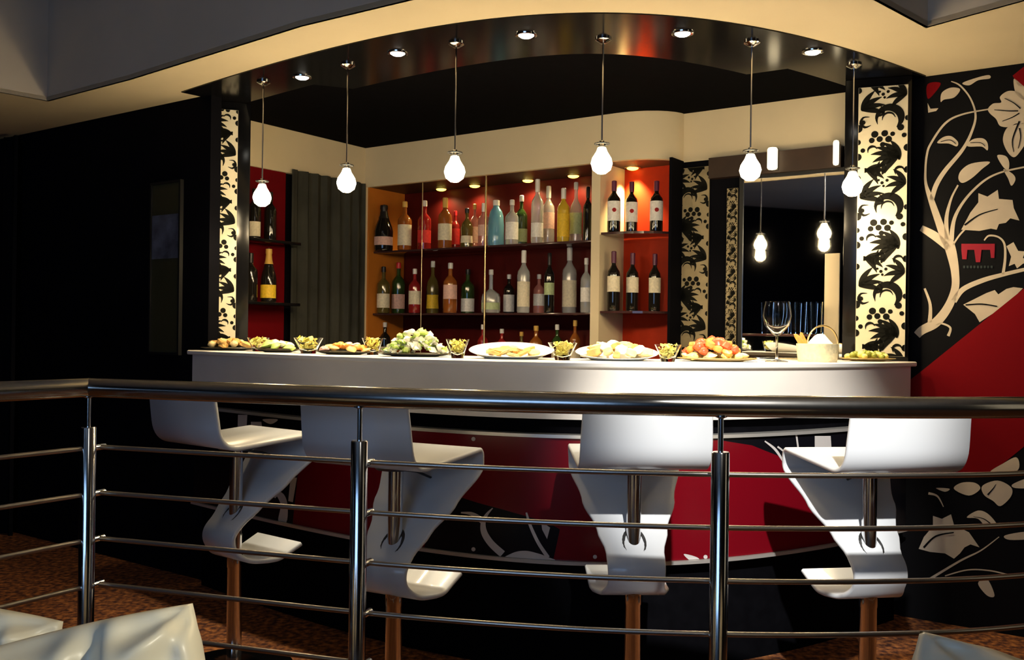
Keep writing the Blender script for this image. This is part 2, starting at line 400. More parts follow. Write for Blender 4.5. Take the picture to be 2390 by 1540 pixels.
# ------------------------------------------------------------------ bar counter
def sweep(name, prof, m, parent=None, k0=KL, k1=KR, n=72, smooth=True):
    bm = bmesh.new(); rings = []
    for i in range(n+1):
        k = k0+(k1-k0)*i/n
        rings.append([bm.verts.new((*plan(k, o), z)) for o, z in prof])
    for a, b in zip(rings, rings[1:]):
        for j in range(len(prof)):
            bm.faces.new((a[j], b[j], b[(j+1) % len(prof)], a[(j+1) % len(prof)]))
    bm.faces.new(rings[0][::-1]); bm.faces.new(rings[-1])
    return obj(name, bm, m, parent, smooth=smooth, angle=35)
def rect(o0, o1, za, zb): return [(o0, za), (o1, za), (o1, zb), (o0, zb)]
barc = empty('bar_counter', (0, 0, 0), 0, 'long curved bar counter with white top and red and black floral front', 'bar counter')
sweep('countertop', [(-.018, 1.084), (-.014, 1.08), (.50, 1.08), (.50, 1.10), (-.012, 1.10), (-.018, 1.096)], 'counter_white', barc)
sweep('fascia', rect(0, .06, .897, 1.08), 'fascia_white', barc, KL+.002, KR-.002)
sweep('recess_band', rect(.05, .10, .840, .8975), 'black_matte', barc, KL+.002, KR-.002)
sweep('trim_strip', rect(.0, .10, .831, .843), 'trim_metal', barc, KL+.002, KR-.002)
sweep('trim_strip', rect(.0, .10, .388, .400), 'trim_metal', barc, KL+.002, KR-.002)
sweep('kick_base', rect(.06, .14, 0, .388), 'black_matte', barc, KL+.002, KR-.002)
z7 = lambda *p: zm(960, 980, 4.277, p)
z3 = lambda *p: zm(340, 900, 3.6675, p)
z6 = lambda *p: zm(1820, 940, 3.209, p)
z5 = lambda *p: zm(1300, 930, 3.1425, p)
bar_shapes = [
    (P((708, 960), (1000, 1005), (1350, 1022), (1650, 1022), (1760, 1040), (1850, 1075), (1930, 1170), (1968, 1290), (1900, 1290), (1700, 1320), (1350, 1322), (1288, 1318), (1301, 1260), (1306, 1237), (1273, 1218), (1236, 1209), (1170, 1190), (1110, 1174), (1072, 1162), (1040, 1200), (1000, 1212), (980, 1305), (820, 1275), (675, 1240), (690, 1100)), 2, 1),
    (stroke(z7((800, 885), (740, 950), (705, 1030), (715, 1130), (785, 1240), (900, 1345)), [2, 7, 11, 15, 16, 17]), 1, 2),
    (stroke(z7((480, 930), (580, 940), (650, 980), (700, 1020)), [3, 8, 13, 12]), 1, 2),
    (SP(*z7((900, 1420), (1000, 1335), (1130, 1312), (1260, 1340), (1330, 1365), (1420, 1420))), 1, 2),
    (stroke(z7((1140, 930), (1180, 1060), (1260, 1230), (1360, 1380)), [4, 7, 8, 9]), 1, 2),
    (P(*z7((1290, 1020), (1380, 1080), (1350, 1195), (1300, 1100))), 1, 2),
    (P(*z3((770, 250), (850, 250), (840, 430), (765, 430))), 1, 2), (P(*z3((880, 310), (970, 310), (985, 430), (880, 430))), 1, 2),
    (SP(*z3((980, 290), (1110, 290), (1050, 330))), 1, 2),
    (SP(*z3((1080, 900), (1160, 930), (1195, 1030), (1185, 1170), (1115, 1160), (1135, 1020))), 1, 2),
    (P(*z3((1220, 790), (1275, 790), (1240, 1000), (1200, 990))), 1, 2),
    (stroke([(580, 1060), (600, 1120), (640, 1160)], [3, 8, 10]), 1, 2), (SP((560, 1090), (600, 1080), (615, 1120), (580, 1140)), 1, 2),
    (stroke(z6((0, 330), (50, 370), (95, 430)), 4), 1, 2), (stroke(z6((140, 230), (165, 410)), 4), 1, 2),
    (P(*z6((280, 250), (400, 250), (410, 410), (200, 410), (210, 345), (280, 335))), 1, 2),
    (stroke([(1790, 1030), (1815, 1050), (1835, 1080)], [3, 6, 4]), 1, 2),
    (SP(*z5((940, 1145), (1040, 1170), (1060, 1205), (990, 1195))), 1, 2)]
for i, x in enumerate((1102, 1389, 1650)):
    for y in ((1025, 1283) if i == 0 else (1301,)):
        bar_shapes.append((('poly', [(x+5*math.cos(a*PI/4), y+5*math.sin(a*PI/4)) for a in range(8)]), 1, 3))
def b2d(x, y):
    r = ray(x, y); d = dk(r.x); return (r.x, EYE+r.z*d)
def b3d(k, z, o): return (*plan(k, .014-o), z)
bm = bmesh.new()
n = 72
rows = [[bm.verts.new(b3d(KL+.002+(KR-KL-.004)*i/n, z, 0)) for z in (.40, .831)] for i in range(n+1)]
rows2 = [[bm.verts.new((*plan(KL+.002+(KR-KL-.004)*i/n, .034), z)) for z in (.40, .831)] for i in range(n+1)]
for i in range(n):
    bm.faces.new((rows[i][0], rows[i+1][0], rows[i+1][1], rows[i][1])); bm.faces.new((rows2[i][1], rows2[i+1][1], rows2[i+1][0], rows2[i][0]))
for i in (0, n): bm.faces.new((rows[i][0], rows[i][1], rows2[i][1], rows2[i][0]))
add_shapes(bm, bar_shapes, b2d, b3d, cuts=[KL+.002+(KR-KL-.004)*i/n for i in range(1, n)], clip=(KL+.003, KR-.003, .401, .830))
obj('front_panel', bm, ['panel_black', 'panel_cream', 'panel_red'], barc, smooth='keep')

# ------------------------------------------------------------------ ornament columns
def leafs(x, y, a, L, w, bend=.5):
    pts = []; ang = math.radians(a); px, py = x, y
    for i in range(6):
        pts.append((px, py)); px += L/5*math.cos(ang); py += L/5*math.sin(ang); ang += bend/5
    w *= 1.22; return stroke(pts, [w*.25, w*.8, w, w*.9, w*.55, w*.08], 3)
def circ(x, y, r, sx=1): return ('poly', [(x+sx*r*math.cos(2*PI*i/12), y+r*math.sin(2*PI*i/12)) for i in range(12)])
def arc(cx, cy, r, a0, a1, w, n=9):
    return stroke([(cx+r*math.cos(math.radians(a0+(a1-a0)*i/(n-1))), cy+r*math.sin(math.radians(a0+(a1-a0)*i/(n-1)))) for i in range(n)], w, 3)
def damask(v0, v1, flip=False, step=1.92):
    out = []; t = v0-step
    while t < v1+step:
        S = []
        for i, a in enumerate((95, 114, 133, 152, 171, 192, 214)): S.append(leafs(.84, .40+.015*i, a, .60-.04*abs(i-3), .105, .8))
        for i, a in enumerate((35, 12, -12, -36)): S.append(leafs(.14, .16+.03*i, a, .46, .09, -.7))
        S += [arc(.62, 1.30, .25, -50, 205, [.02, .10, .15, .17, .16, .13, .10, .06, .01]), arc(.62, 1.30, .135, 10, 190, [.01, .035, .045, .035, .01], 5), circ(.86, 1.10, .07)]
        S += [circ(*q) for q in ((.34, .98, .075), (.54, .99, .07), (.44, .87, .065), (.62, .86, .07), (.28, .85, .06), (.50, .75, .055), (.70, .97, .05))]
        for i, a in enumerate((2, 24, 46, 70)): S.append(leafs(.06, 1.52, a, .50, .095, -.6))
        for i, a in enumerate((205, 172, 140, 112)): S.append(leafs(.97, 1.80, a, .42, .085, .7))
        S += [circ(*q) for q in ((.50, 1.84, .036), (.60, 1.89, .034), (.53, 1.77, .028), (.43, 1.90, .026))]
        S += [circ(*q) for q in ((0, 1.12, .09), (1, 1.30, .06), (1, .66, .08), (0, .5, .08), (0, 1.95, .07), (1, 2.1, .07), (.1, 1.25, .05), (.93, .93, .05), (.1, .64, .05), (0, .82, .06), (1, .2, .06))]
        S += [arc(.17, 1.26, .12, 60, 320, [.01, .04, .065, .05, .01], 5), arc(.30, .62, .10, 200, 20, [.01, .04, .06, .04, .01], 5), arc(.85, .15, .10, 0, 220, [.01, .04, .06, .04, .01], 5)]
        S += [leafs(.50, 2.02, 70, .30, .08, .9), leafs(.44, 2.0, 105, .32, .08, -.7), leafs(.40, 1.98, 140, .28, .07, -.8), stroke([(.42, 1.62), (.52, 1.5), (.48, 1.40), (.36, 1.36)], [.01, .04, .05, .01]), stroke([(.60, .62), (.72, .52), (.86, .50)], [.01, .05, .02])]
        for s in S:
            f = lambda q: ((1-q[0] if flip else q[0]), q[1]+t)
            out.append((('strip', [f(q) for q in s[1]], [f(q) for q in s[2]]) if s[0] == 'strip' else ('poly', [f(q) for q in s[1]]), 1, 1))
        t += step
    return out
def ornament(name, W, H, parent, mx, v0=0., flip=False, base='ornament_cream'):
    """cream panel W x H with black damask scrolls, its front at local y = 0 facing -y"""
    bm = bmesh.new(); add_box(bm, (0, 0, 0), (W, .008, H))
    for v in bm.verts: v.co = mx @ v.co
    add_shapes(bm, damask(-v0, H/W+.5, flip), lambda x, y: (x*W, (y+v0)*W), lambda x, z, o: mx @ Vector((x, -o, z)), clip=(.001, W-.001, .001, H-.001))
    return obj(name, bm, [base, 'ornament_black'], parent, smooth='keep')
def column(px0, px1, fx0, fx1, d, label, v0, flip):
    a = pdp(px0, 500, d); b = pdp(px1, 500, d); c = (a+b)/2
    ang = -math.atan2(c.x, c.y); w = (b-a).length*math.cos(ang)
    root = empty('ornamental_column', (c.x, c.y, ZC), ang, label, 'column')
    H = ZS-.005-ZC
    box('column_body', (-w/2, .004, 0), (w/2, .13, H), 'black_gloss', root, bev=.004)
    s = w/(px1-px0); lx = (fx0-(px0+px1)/2)*s; fw = (fx1-fx0)*s
    ornament('damask_panel', fw, H-.06, root, Matrix.Translation((lx, -.004, .02)), v0, flip)
    return root
column(450, 583, 466, 553, 4.60, 'left slim black column faced with cream and black damask scrolls', .3, True)
column(1968, 2124, 2000, 2115, 4.03, 'right slim black column faced with cream and black damask scrolls', .0, False)

# ------------------------------------------------------------------ niche behind the bar: walls, valance
ZV = 2.10
sJ0, sJ1 = 0.0, su(bay(1386, 600, 0))
sC = su(bay(1400, 600, 0)); sE = su(bay(1545, 600, 0))
MW = .20                                                 # mirror wall set back behind the bay face
struct(box('wall_left', (-.06, -1.30, 0), (0, .45, ZI), 'black_wall', mx=MXB))
struct(box('wall_back', (-.06, .42, 0), (3.0, .48, ZI), 'black_wall', mx=MXB))
# valance: one continuous cream band, left wall then back wall with its rounded end, then mirror wall
def band(name, path, th, za, zb, m):
    bm = bmesh.new(); n = len(path); pts = [Vector(p) for p in path]; rin = []
    for i, p in enumerate(pts):
        a = pts[max(i-1, 0)]; b = pts[min(i+1, n-1)]; t = (b-a).normalized(); rin.append(p+Vector((-t.y, t.x))*th)
    rg = [[bm.verts.new(MXB @ Vector((q.x, q.y, z))) for q, z in ((p, za), (p, zb), (r, zb), (r, za))] for p, r in zip(pts, rin)]
    for a, b in zip(rg, rg[1:]):
        for j in range(4): bm.faces.new((a[j], b[j], b[(j+1) % 4], a[(j+1) % 4]))
    bm.faces.new(rg[0]); bm.faces.new(rg[-1])
    return struct(obj(name, bm, m, smooth=True, angle=40))
band('trim_3', [(.0, -1.22), (.0, 0.0)], -.03, ZV, ZI, 'cream_paint')
R0 = sE-.28
vpath = [(.03, 0)] + [(R0*i/4, 0) for i in range(1, 5)] + [(R0+.30*math.sin(a*PI/16), .22-.22*math.cos(a*PI/16)) for a in range(1, 9)]
band('trim_4', vpath, .03, ZV, ZI, 'cream_paint')
sM1 = su(Vector((W0.x, W0.y, 0)))-.07
band('trim_5', [(R0+.28, MW), (sM1, MW)], .03, ZV-.005, ZI, 'cream_paint')
struct(prism('trim_6', [tuple((MXB @ Vector((x, y, 0))).xy) for x, y in [(0, .03)]+[(R0*i/4, .025) for i in range(1, 5)]+[(R0+.275*math.sin(a*PI/16), .22-.195*math.cos(a*PI/16)) for a in range(1, 9)]+[(R0+.27, .42), (0, .42)]], ZV+.001, ZV+.02, 'dark_wood'))          # underside over the shelves
struct(box('wall_back', (R0+.30, MW+.002, 0), (sM1, MW+.06, ZV), 'black_wall', mx=MXB))     # mirror wall
struct(box('wall_right', (sM1-.02, .005, 0), (sM1+.009, MW+.002, ZS), 'black_wall', mx=MXB))
# jambs
struct(box('trim_7', (.0, -.005, .9), (.045, .30, ZV), 'cream_paint', mx=MXB))
struct(box('trim_8', (su(bay(1380, 600, 0)), -.005, .9), (sC, .06, ZV), 'cream_paint', mx=MXB))
struct(box('trim_9', (sC-.012, .06, .9), (sC, .30, ZV), 'cream_paint', mx=MXB))
# shelving back panels
BD = .34
struct(box('wall_back', (.045, BD, .9), (sC-.012, BD+.02, ZV), 'shelf_red', mx=MXB))
struct(box('trim_10', (.045, .01, .9), (.06, BD, ZV), 'panel_orange', mx=MXB))
struct(box('wall_back', (sC, .26, .9), (R0+.30, .28, ZV), 'wine_red', mx=MXB))
struct(box('trim_11', (R0+.285, .06, 0), (R0+.30, .28, ZV), 'black_wall', mx=MXB))
# red panel and curtain on the left niche wall
def lws(px, py, off=.0): p = lw(px, py, off); return (Vector((p.x, p.y))-K).dot(V2)
y0r, y1r = lws(560, 600), lws(661, 600)
struct(box('trim_12', (0, y0r-.2, .9), (.012, y1r, ZV), 'deep_red', mx=MXB))
def drape(name, x0, x1, za, zb, m, folds, amp, axis, label, off):
    bm = bmesh.new(); n = folds*10; rows = []
    for i in range(n+1):
        s = x0+(x1-x0)*i/n; ph = 2*PI*folds*i/n
        a = amp*(math.sin(ph)+.35*math.sin(2.3*ph+1))
        rows.append([bm.verts.new(axis(s, off+a*(1 if j else .75), za+(zb-za)*(1-j/3))) for j in range(4)])
    for a, b in zip(rows, rows[1:]):
        for j in range(3): bm.faces.new((a[j], b[j], b[j+1], a[j+1]))
    bmesh.ops.solidify(bm, geom=list(bm.faces), thickness=.004)
    return tag(obj(name, bm, m), label, 'curtain')
drape('curtain', y1r+.01, -.02, .0, ZV+.02, 'curtain_grey', 7, .018, lambda s, o, z: MXB @ Vector((o, s, z)), 'grey-green draped curtain behind the bar, left of the bottle shelves', .05)
def wls(px, py): p = pp(px, py, WL, NB); return (Vector((p.x, p.y))-WL).dot(U)
drape('curtain', wls(-60, 700), wls(58, 700), .0, ZS-.02, 'curtain_dark', 6, .02, lambda s, o, z: mx @ Vector((s, o, z)), 'dark curtain at the far left edge of the black wall', -.05)
# dim poster panel on the black wall
a = wls(360, 600); b = wls(424, 600)
zz = lambda y: pp(392, y, WL, NB).z
pw = empty('wall_panel', mx @ Vector(((a+b)/2, -.002, zz(822))), -ANG, 'narrow olive display panel with a bluish print on the dark left wall', 'wall panel')
hw = (b-a)/2; z0 = zz(822)
box('panel', (-hw, -.012, 0), (hw, 0, zz(430)-z0), 'olive_panel', pw)
box('print', (-hw+.004, -.016, zz(604)-z0), (hw-.004, -.012, zz(502)-z0), 'blue_print', pw)
bm = bmesh.new(); hh = zz(430)-z0
for lo, hi in (((-hw-.012, -.02, -.012), (-hw, 0, hh+.012)), ((hw, -.02, -.012), (hw+.012, 0, hh+.012)), ((-hw, -.02, -.012), (hw, 0, 0)), ((-hw, -.02, hh), (hw, 0, hh+.012))): add_box(bm, lo, hi)
obj('frame', bm, 'frame_black', pw, smooth=False)

# mirror wall: ornament strips, mirror, dark header with glowing bars
def mw(px, py, off=MW): return pp(px, py, K+V2*off, NB)
def mws(px): return su(mw(px, 600))
def mzz(px, py): return mw(px, py).z
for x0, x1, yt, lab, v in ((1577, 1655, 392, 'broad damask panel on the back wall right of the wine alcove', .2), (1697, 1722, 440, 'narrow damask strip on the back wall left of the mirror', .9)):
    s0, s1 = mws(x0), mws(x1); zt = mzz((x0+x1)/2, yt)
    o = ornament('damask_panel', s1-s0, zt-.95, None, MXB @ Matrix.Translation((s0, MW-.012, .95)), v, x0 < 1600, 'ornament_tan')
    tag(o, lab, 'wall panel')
s0, s1 = mws(1736), mws(1985)
mir = empty('wall_mirror', MXB @ Vector(((s0+s1)/2, MW-.002, 1.0)), -ANG, 'tall mirror on the back wall beside the right column', 'mirror')
zt = mzz(1840, 412)
box('mirror_glass', (-(s1-s0)/2, -.012, 0), ((s1-s0)/2, -.002, zt-1.0), 'mirror', mir)
bm = bmesh.new()
for lo, hi in (((-(s1-s0)/2-.02, -.018, -.02), (-(s1-s0)/2, 0, zt-.98)), (((s1-s0)/2, -.018, -.02), ((s1-s0)/2+.02, 0, zt-.98)), ((-(s1-s0)/2, -.018, zt-1.0), ((s1-s0)/2, 0, zt-.98))): add_box(bm, lo, hi)
obj('frame', bm, 'frame_black', mir, smooth=False)
s0, s1 = mws(1660), mws(1966)
hd = box('header_box', (s0, MW-.05, mzz(1840, 404)), (s1, MW-.001, ZV-.006), 'dark_wood', mx=MXB)
tag(hd, 'dark brown header box above the mirror, under the cream band', 'header box')
for px, w, lab in ((1813, 22, 'glowing upright bar on the dark header beside the fifth pendant'), (1958, 12, 'glowing upright bar at the right end of the dark header')):
    s = mws(px); za, zb = mzz(px, 403 if px < 1900 else 392), mzz(px, 350 if px < 1900 else 333); hwid = w*.0011
    r = empty('glow_bar', MXB @ Vector((s, MW-.05, za)), -ANG, lab, 'light')  # glowing bar added for a bright upright streak on the header
    lathe('tube', [(0, 0), (hwid*.8, .004), (hwid, .012), (hwid, zb-za-.012), (hwid*.8, zb-za-.004), (0, zb-za)], 'bar_glow', r, loc=(0, -hwid-.006, 0))
    box('back_plate', (-hwid*.8, -.006, .004), (hwid*.8, -.0002, zb-za-.004), 'dark_metal', r)
struct(box('reflection_strip', (mws(1928), MW-.02, .95), (mws(1962), MW-.013, mzz(1945, 592)), 'cream_paint', mx=MXB))  # pale reflection in the mirror, built as a solid cream strip

# ------------------------------------------------------------------ shelves
Z1, Z2, Z3 = bay(1265, 570, .14).z, bay(1265, 731, .14).z, 1.0
sh = []
for z, lab in ((Z1, 'upper glass bottle shelf in the red shelving bay'), (Z2, 'middle glass bottle shelf in the red shelving bay'), (Z3, 'lowest bottle shelf in the red bay, just above the counter line')):
    o = box('glass_shelf', (.062, .05, z-.012), (sC-.014, BD-.002, z), 'shelf_glass', bev=.002, mx=MXB); tag(o, lab, 'shelf')
ZW1, ZW2 = bay(1470, 546, .14).z, bay(1470, 727, .14).z
for z, lab in ((ZW1, 'upper glass shelf of the orange-lit wine alcove'), (ZW2, 'lower glass shelf of the orange-lit wine alcove')):
    o = prism('glass_shelf', [tuple((MXB @ Vector((x, y, 0))).xy) for x, y in [(sC+.002, .004), (R0, .004)]+[(R0+.278*math.sin(a*PI/16), .225-.221*math.cos(a*PI/16)) for a in range(1, 9)]+[(R0+.278, .258), (sC+.002, .258)]], z-.012, z, 'shelf_glass'); tag(o, lab, 'shelf')
for px, lab, r in ((1131, 'brass upright rod at the middle of the bottle shelves', .006), (983, 'brass upright rod left of the middle of the bottle shelves', .003)):
    s = su(bay(px, 600, .03))
    o = lathe('upright_rod', [(r, .92), (r, ZV)], 'brass', n=10, loc=MXB @ Vector((s, .035, 0))); tag(o, lab, 'rod')
ZL1, ZL2 = lw(610, 560, .09).z, lw(625, 706, .09).z
for z, y1, lab in ((ZL1, 668, 'upper short black wall shelf on the red panel'), (ZL2, 660, 'lower short black wall shelf on the red panel')):
    o = box('wall_shelf', (.013, y0r-.1, z-.016), (.17, y1r-.02, z), 'black_gloss', bev=.002, mx=MXB); tag(o, lab, 'shelf')
o = box('glass_shelf', (mws(1770), MW-.20, 1.20), (mws(1926), MW-.021, 1.212), 'shelf_glass', bev=.002, mx=MXB); tag(o, 'small glass shelf in front of the mirror', 'shelf')

# ------------------------------------------------------------------ bottles
def bprof(t, r, h):
    if t == 'wine': return [(0, .004), (r*.6, 0), (r*.95, .002), (r, .012), (r, h*.60), (r*.93, h*.66), (r*.55, h*.725), (r*.34, h*.77), (r*.32, h*.95), (r*.36, h*.955), (r*.36, h*.985), (0, h*.99)]
    if t == 'champ': return [(0, .004), (r*.6, 0), (r*.96, .003), (r, .014), (r, h*.42), (r*.9, h*.52), (r*.62, h*.66), (r*.42, h*.77), (r*.34, h*.88), (r*.40, h*.90), (r*.38, h*.98), (0, h)]
    if t == 'taper': return [(0, .004), (r*.8, 0), (r*.95, .004), (r, .02), (r*.98, h*.45), (r*.86, h*.66), (r*.70, h*.76), (r*.42, h*.83), (r*.34, h*.87), (r*.34, h*.96), (0, h*.965)]
    if t == 'squat': return [(0, .004), (r*.8, 0), (r*.97, .003), (r, .015), (r, h*.36), (r*.9, h*.44), (r*.5, h*.50), (r*.22, h*.55), (r*.20, h*.92), (0, h*.93)]
    if t == 'flask': return [(0, .004), (r*.8, 0), (r*.95, .003), (r, .015), (r*.9, h*.3), (r*.98, h*.5), (r*.8, h*.62), (r*.4, h*.70), (r*.28, h*.74), (r*.28, h*.95), (0, h*.955)]
    return [(0, .004), (r*.7, 0), (r*.96, .003), (r, .012), (r, h*.58), (r*.96, h*.63), (r*.68, h*.69), (r*.36, h*.735), (r*.30, h*.76), (r*.30, h*.95), (0, h*.955)]
def rad_at(prof, z):
    for (r0, a), (r1, b) in zip(prof, prof[1:]):
        if a <= z <= b and b > a: return r0+(r1-r0)*(z-a)/(b-a)
    return prof[-2][0]
def bottle(loc, t, r, h, g, labl, lab0, lab1, cap, text, group, face, name='bottle', medal=False):
    root = empty(name, loc, face, text, 'bottle', group)
    p = bprof(t, r, h); sq = .8 if t == 'taper' else 1
    lathe('glass_body', p, g, root, n=20)
    if labl:
        bm = bmesh.new(); n = 12; za, zb = h*lab0, h*lab1; st = 5
        rows = []
        for j in range(st):
            z = za+(zb-za)*j/(st-1); rr = rad_at(p, z)+.0012
            rows.append([bm.verts.new((rr*math.sin(a*1.25), -rr*math.cos(a*1.25), z)) for a in [(-1+2*i/n) for i in range(n+1)]])
        for a, b in zip(rows, rows[1:]):
            for i in range(n): bm.faces.new((a[i], a[i+1], b[i+1], b[i]))
        lo = obj('label', bm, labl, root)
        if medal:
            rr = rad_at(p, (za+zb)/2)+.003; bm = bmesh.new()
            bm.faces.new([bm.verts.new((.011*math.cos(i*PI/6), -rr, (za+zb)/2+.004+.011*math.sin(i*PI/6))) for i in range(12)])
            bmesh.ops.solidify(bm, geom=list(bm.faces), thickness=.001); obj('crest', bm, 'label_red', lo, smooth=False)
    if cap:
        cr = rad_at(p, h*.9)+.002; z0 = {'champ': .70, 'wine': .80}.get(t, .88)
        if t == 'champ': cp = [(rad_at(p, h*z)+.0015, h*z) for z in (.70, .77, .84, .88, .90, .94, .975)]+[(0, h*1.002)]
        else: cp = [(cr, h*z0), (cr*1.04, h*.9), (cr*1.04, h*.99), (cr*.8, h), (0, h)]
        lathe('cap', cp, cap, root, n=16)
    return root
def put(px, yb, wpx, ytop, off, z, **k):
    p = bay(px, yb, off); d = p.y; h = (ray(px, yb).z*d+EYE)
    h = EYE+ray(px, ytop).z*d - z
    bottle((p.x, p.y, z), r=wpx*d/F/2, h=h, face=math.atan2(-p.x, p.y)*.6, **k)
UP, MID, LOW = 'bottles on the upper shelf of the red bay', 'bottles on the middle shelf of the red bay', 'bottles on the lowest shelf of the red bay'
# px, width, top y, type, glass, label, label span, cap, text
upper = [(895, 44, 477, 'champ', 'glass_dark', 'label_pink', .12, .30, 'cap_black', 'dark sparkling wine bottle at the left end of the upper shelf', .07),
 (944, 33, 470, 'spirit', 'glass_amber', 'label_cream', .10, .52, 'cap_gold', 'amber bottle with large yellowish label, second from the left on the upper shelf', .10),
 (990, 32, 468, 'spirit', 'glass_red', 'label_red', .15, .40, 'cap_white', 'deep red liqueur bottle with pale cap on the upper shelf', .16),
 (1038, 33, 461, 'wine', 'glass_amber', 'label_cream', .16, .48, 'cap_gold', 'amber bottle with cream label and gold top on the upper shelf', .11),
 (1062, 22, 492, 'spirit', 'glass_red', 'label_red', .15, .55, 'cap_red', 'slim bottle with bright red label on the upper shelf', .25),
 (1089, 30, 486, 'flask', 'glass_olive', 'label_cream', .12, .30, 'cap_black', 'dark waisted bottle with pale shoulder on the upper shelf', .13),
 (1107, 22, 476, 'spirit', 'glass_pink', 'label_pink', .15, .5, 'cap_gold', 'slim pinkish bottle left of the brass rod on the upper shelf', .26),
 (1128, 26, 474, 'wine', 'glass_pink', 'label_pink', .25, .5, 'cap_white', 'pale pink bottle just behind the brass rod on the upper shelf', .13),
 (1157, 40, 467, 'taper', 'glass_blue', None, 0, 0, 'cap_white', 'pale blue gin bottle with tapering shoulders right of the brass rod', .14),
 (1194, 31, 466, 'spirit', 'glass_clear', 'label_white', .12, .50, 'cap_white', 'clear bottle with white label right of the pale blue gin bottle', .11),
 (1216, 29, 456, 'spirit', 'glass_green', 'label_green', .1, .35, 'cap_silver', 'green bottle with silver cap left of the tallest clear bottle', .25),
 (1253, 29, 418, 'wine', 'glass_clear', 'label_white', .1, .32, 'cap_white', 'tallest clear vodka bottle with long white neck on the upper shelf', .11),
 (1279, 29, 434, 'wine', 'glass_clear', 'label_pink', .28, .55, 'cap_white', 'clear bottle with pinkish-red label right of the tallest vodka bottle', .24),
 (1314, 29, 439, 'wine', 'glass_yellow', 'label_yellow', .1, .52, 'cap_white', 'bright yellow liqueur bottle on the upper shelf', .11),
 (1343, 30, 425, 'flask', 'glass_clear', 'label_green', .16, .5, 'cap_silver', 'clear green-tinted bottle right of the bright yellow bottle', .23),
 (1371, 22, 436, 'wine', 'glass_dark', None, 0, 0, 'cap_black', 'dark bottle at the right end of the upper shelf', .20)]
for px, w, yt, t, g, l, a, b, c, txt, off in upper:
    put(px, 570, w, yt, off, Z1, t=t, g=g, labl=l, lab0=a, lab1=b, cap=c, text=txt, group=UP)
middle = [(894, 30, 622, 'spirit', 'glass_olive', 'label_cream', .12, .42, 'cap_black', 'olive bottle with small label at the left end of the middle shelf'),
 (929, 31, 612, 'spirit', 'glass_green', 'label_pink', .1, .38, 'cap_red', 'green bottle with a fat red cap on the middle shelf'),
 (967, 28, 627, 'spirit', 'glass_red', 'label_cream', .2, .5, 'cap_white', 'red liqueur bottle with pale neck on the middle shelf'),
 (1009, 30, 609, 'flask', 'glass_olive', 'label_yellow', .1, .36, 'cap_silver', 'golden-green bottle with yellow label on the middle shelf'),
 (1050, 33, 613, 'spirit', 'glass_amber', 'label_pink', .28, .56, 'cap_silver', 'amber bottle with oval pinkish label on the middle shelf'),
 (1091, 32, 628, 'spirit', 'glass_green', 'label_white', .05, .34, 'cap_black', 'dark green bottle with white label left of the brass rod, middle shelf'),
 (1145, 44, 629, 'squat', 'glass_clear', 'label_green', .08, .24, 'cap_silver', 'squat clear bottle with thin neck right of the brass rod, middle shelf'),
 (1187, 26, 640, 'spirit', 'glass_dark', 'label_white', .05, .48, 'cap_silver', 'dark bottle with an upright white label stripe on the middle shelf'),
 (1221, 30, 584, 'wine', 'glass_clear', 'label_cream', .1, .50, 'cap_white', 'tall pale bottle with cream label, left one of two on the middle shelf'),
 (1257, 26, 640, 'spirit', 'glass_pink', 'label_white', .2, .5, 'cap_silver', 'short rosy bottle with white label between the two tall pale bottles'),
 (1281, 24, 590, 'wine', 'glass_dark', 'label_green', .3, .5, 'cap_black', 'tall dark bottle with small greenish label on the middle shelf'),
 (1328, 34, 577, 'wine', 'glass_clear', 'label_cream', .1, .50, 'cap_silver', 'tall pale bottle with cream label and ball top near the right end, middle shelf'),
 (1367, 26, 602, 'spirit', 'glass_clear', 'label_white', .2, .46, 'cap_white', 'clear bottle with white label at the right end of the middle shelf')]
for i, (px, w, yt, t, g, l, a, b, c, txt) in enumerate(middle):
    put(px, 731, w, yt, .10+.14*(i % 2), Z2, t=t, g=g, labl=l, lab0=a, lab1=b, cap=c, text=txt, group=MID)
low = [(898, 26, 752, 'glass_dark', 'cap_silver', 'dark bottle with silver cap at the left end of the lowest shelf'),
 (1127, 26, 757, 'glass_red', 'cap_white', 'red bottle with pale cap by the brass rod on the lowest shelf'),
 (1171, 26, 767, 'glass_red', 'cap_silver', 'short red bottle with silver cap on the lowest shelf'),
 (1217, 24, 774, 'glass_olive', 'cap_gold', 'short olive bottle with gold cap on the lowest shelf'),
 (1251, 32, 760, 'glass_amber', 'cap_gold', 'broad amber bottle with gold top on the lowest shelf'),
 (1300, 26, 757, 'glass_green', 'cap_silver', 'green bottle with silver cap on the lowest shelf'),
 (1342, 26, 747, 'glass_amber', 'cap_gold', 'amber bottle near the right jamb on the lowest shelf')]
for px, w, yt, g, c, txt in low:
    put(px, 790, w, yt, .15, Z3, t='spirit', g=g, labl='label_cream', lab0=.1, lab1=.4, cap=c, text=txt, group=LOW)
for px, w, yt, pos in ((1432, 31, 422, 'left'), (1473, 29, 424, 'middle'), (1531, 31, 422, 'right')):
    put(px, 546, w, yt, .045 if pos == 'left' else .14, ZW1, t='wine', g='glass_dark', labl='label_white', lab0=.22, lab1=.60, cap='cap_purple', text=pos+' red wine bottle with white crested label on the upper alcove shelf', group='wine bottles on the upper alcove shelf', medal=True)
for px, w, yt, pos in ((1431, 30, 586, 'left'), (1475, 29, 590, 'middle'), (1527, 28, 592, 'right')):
    put(px, 727, w, yt, .045 if pos == 'left' else .14, ZW2, t='wine', g='glass_dark', labl='label_cream', lab0=.32, lab1=.58, cap='cap_purple', text=pos+' red wine bottle with plain cream label on the lower alcove shelf', group='wine bottles on the lower alcove shelf')
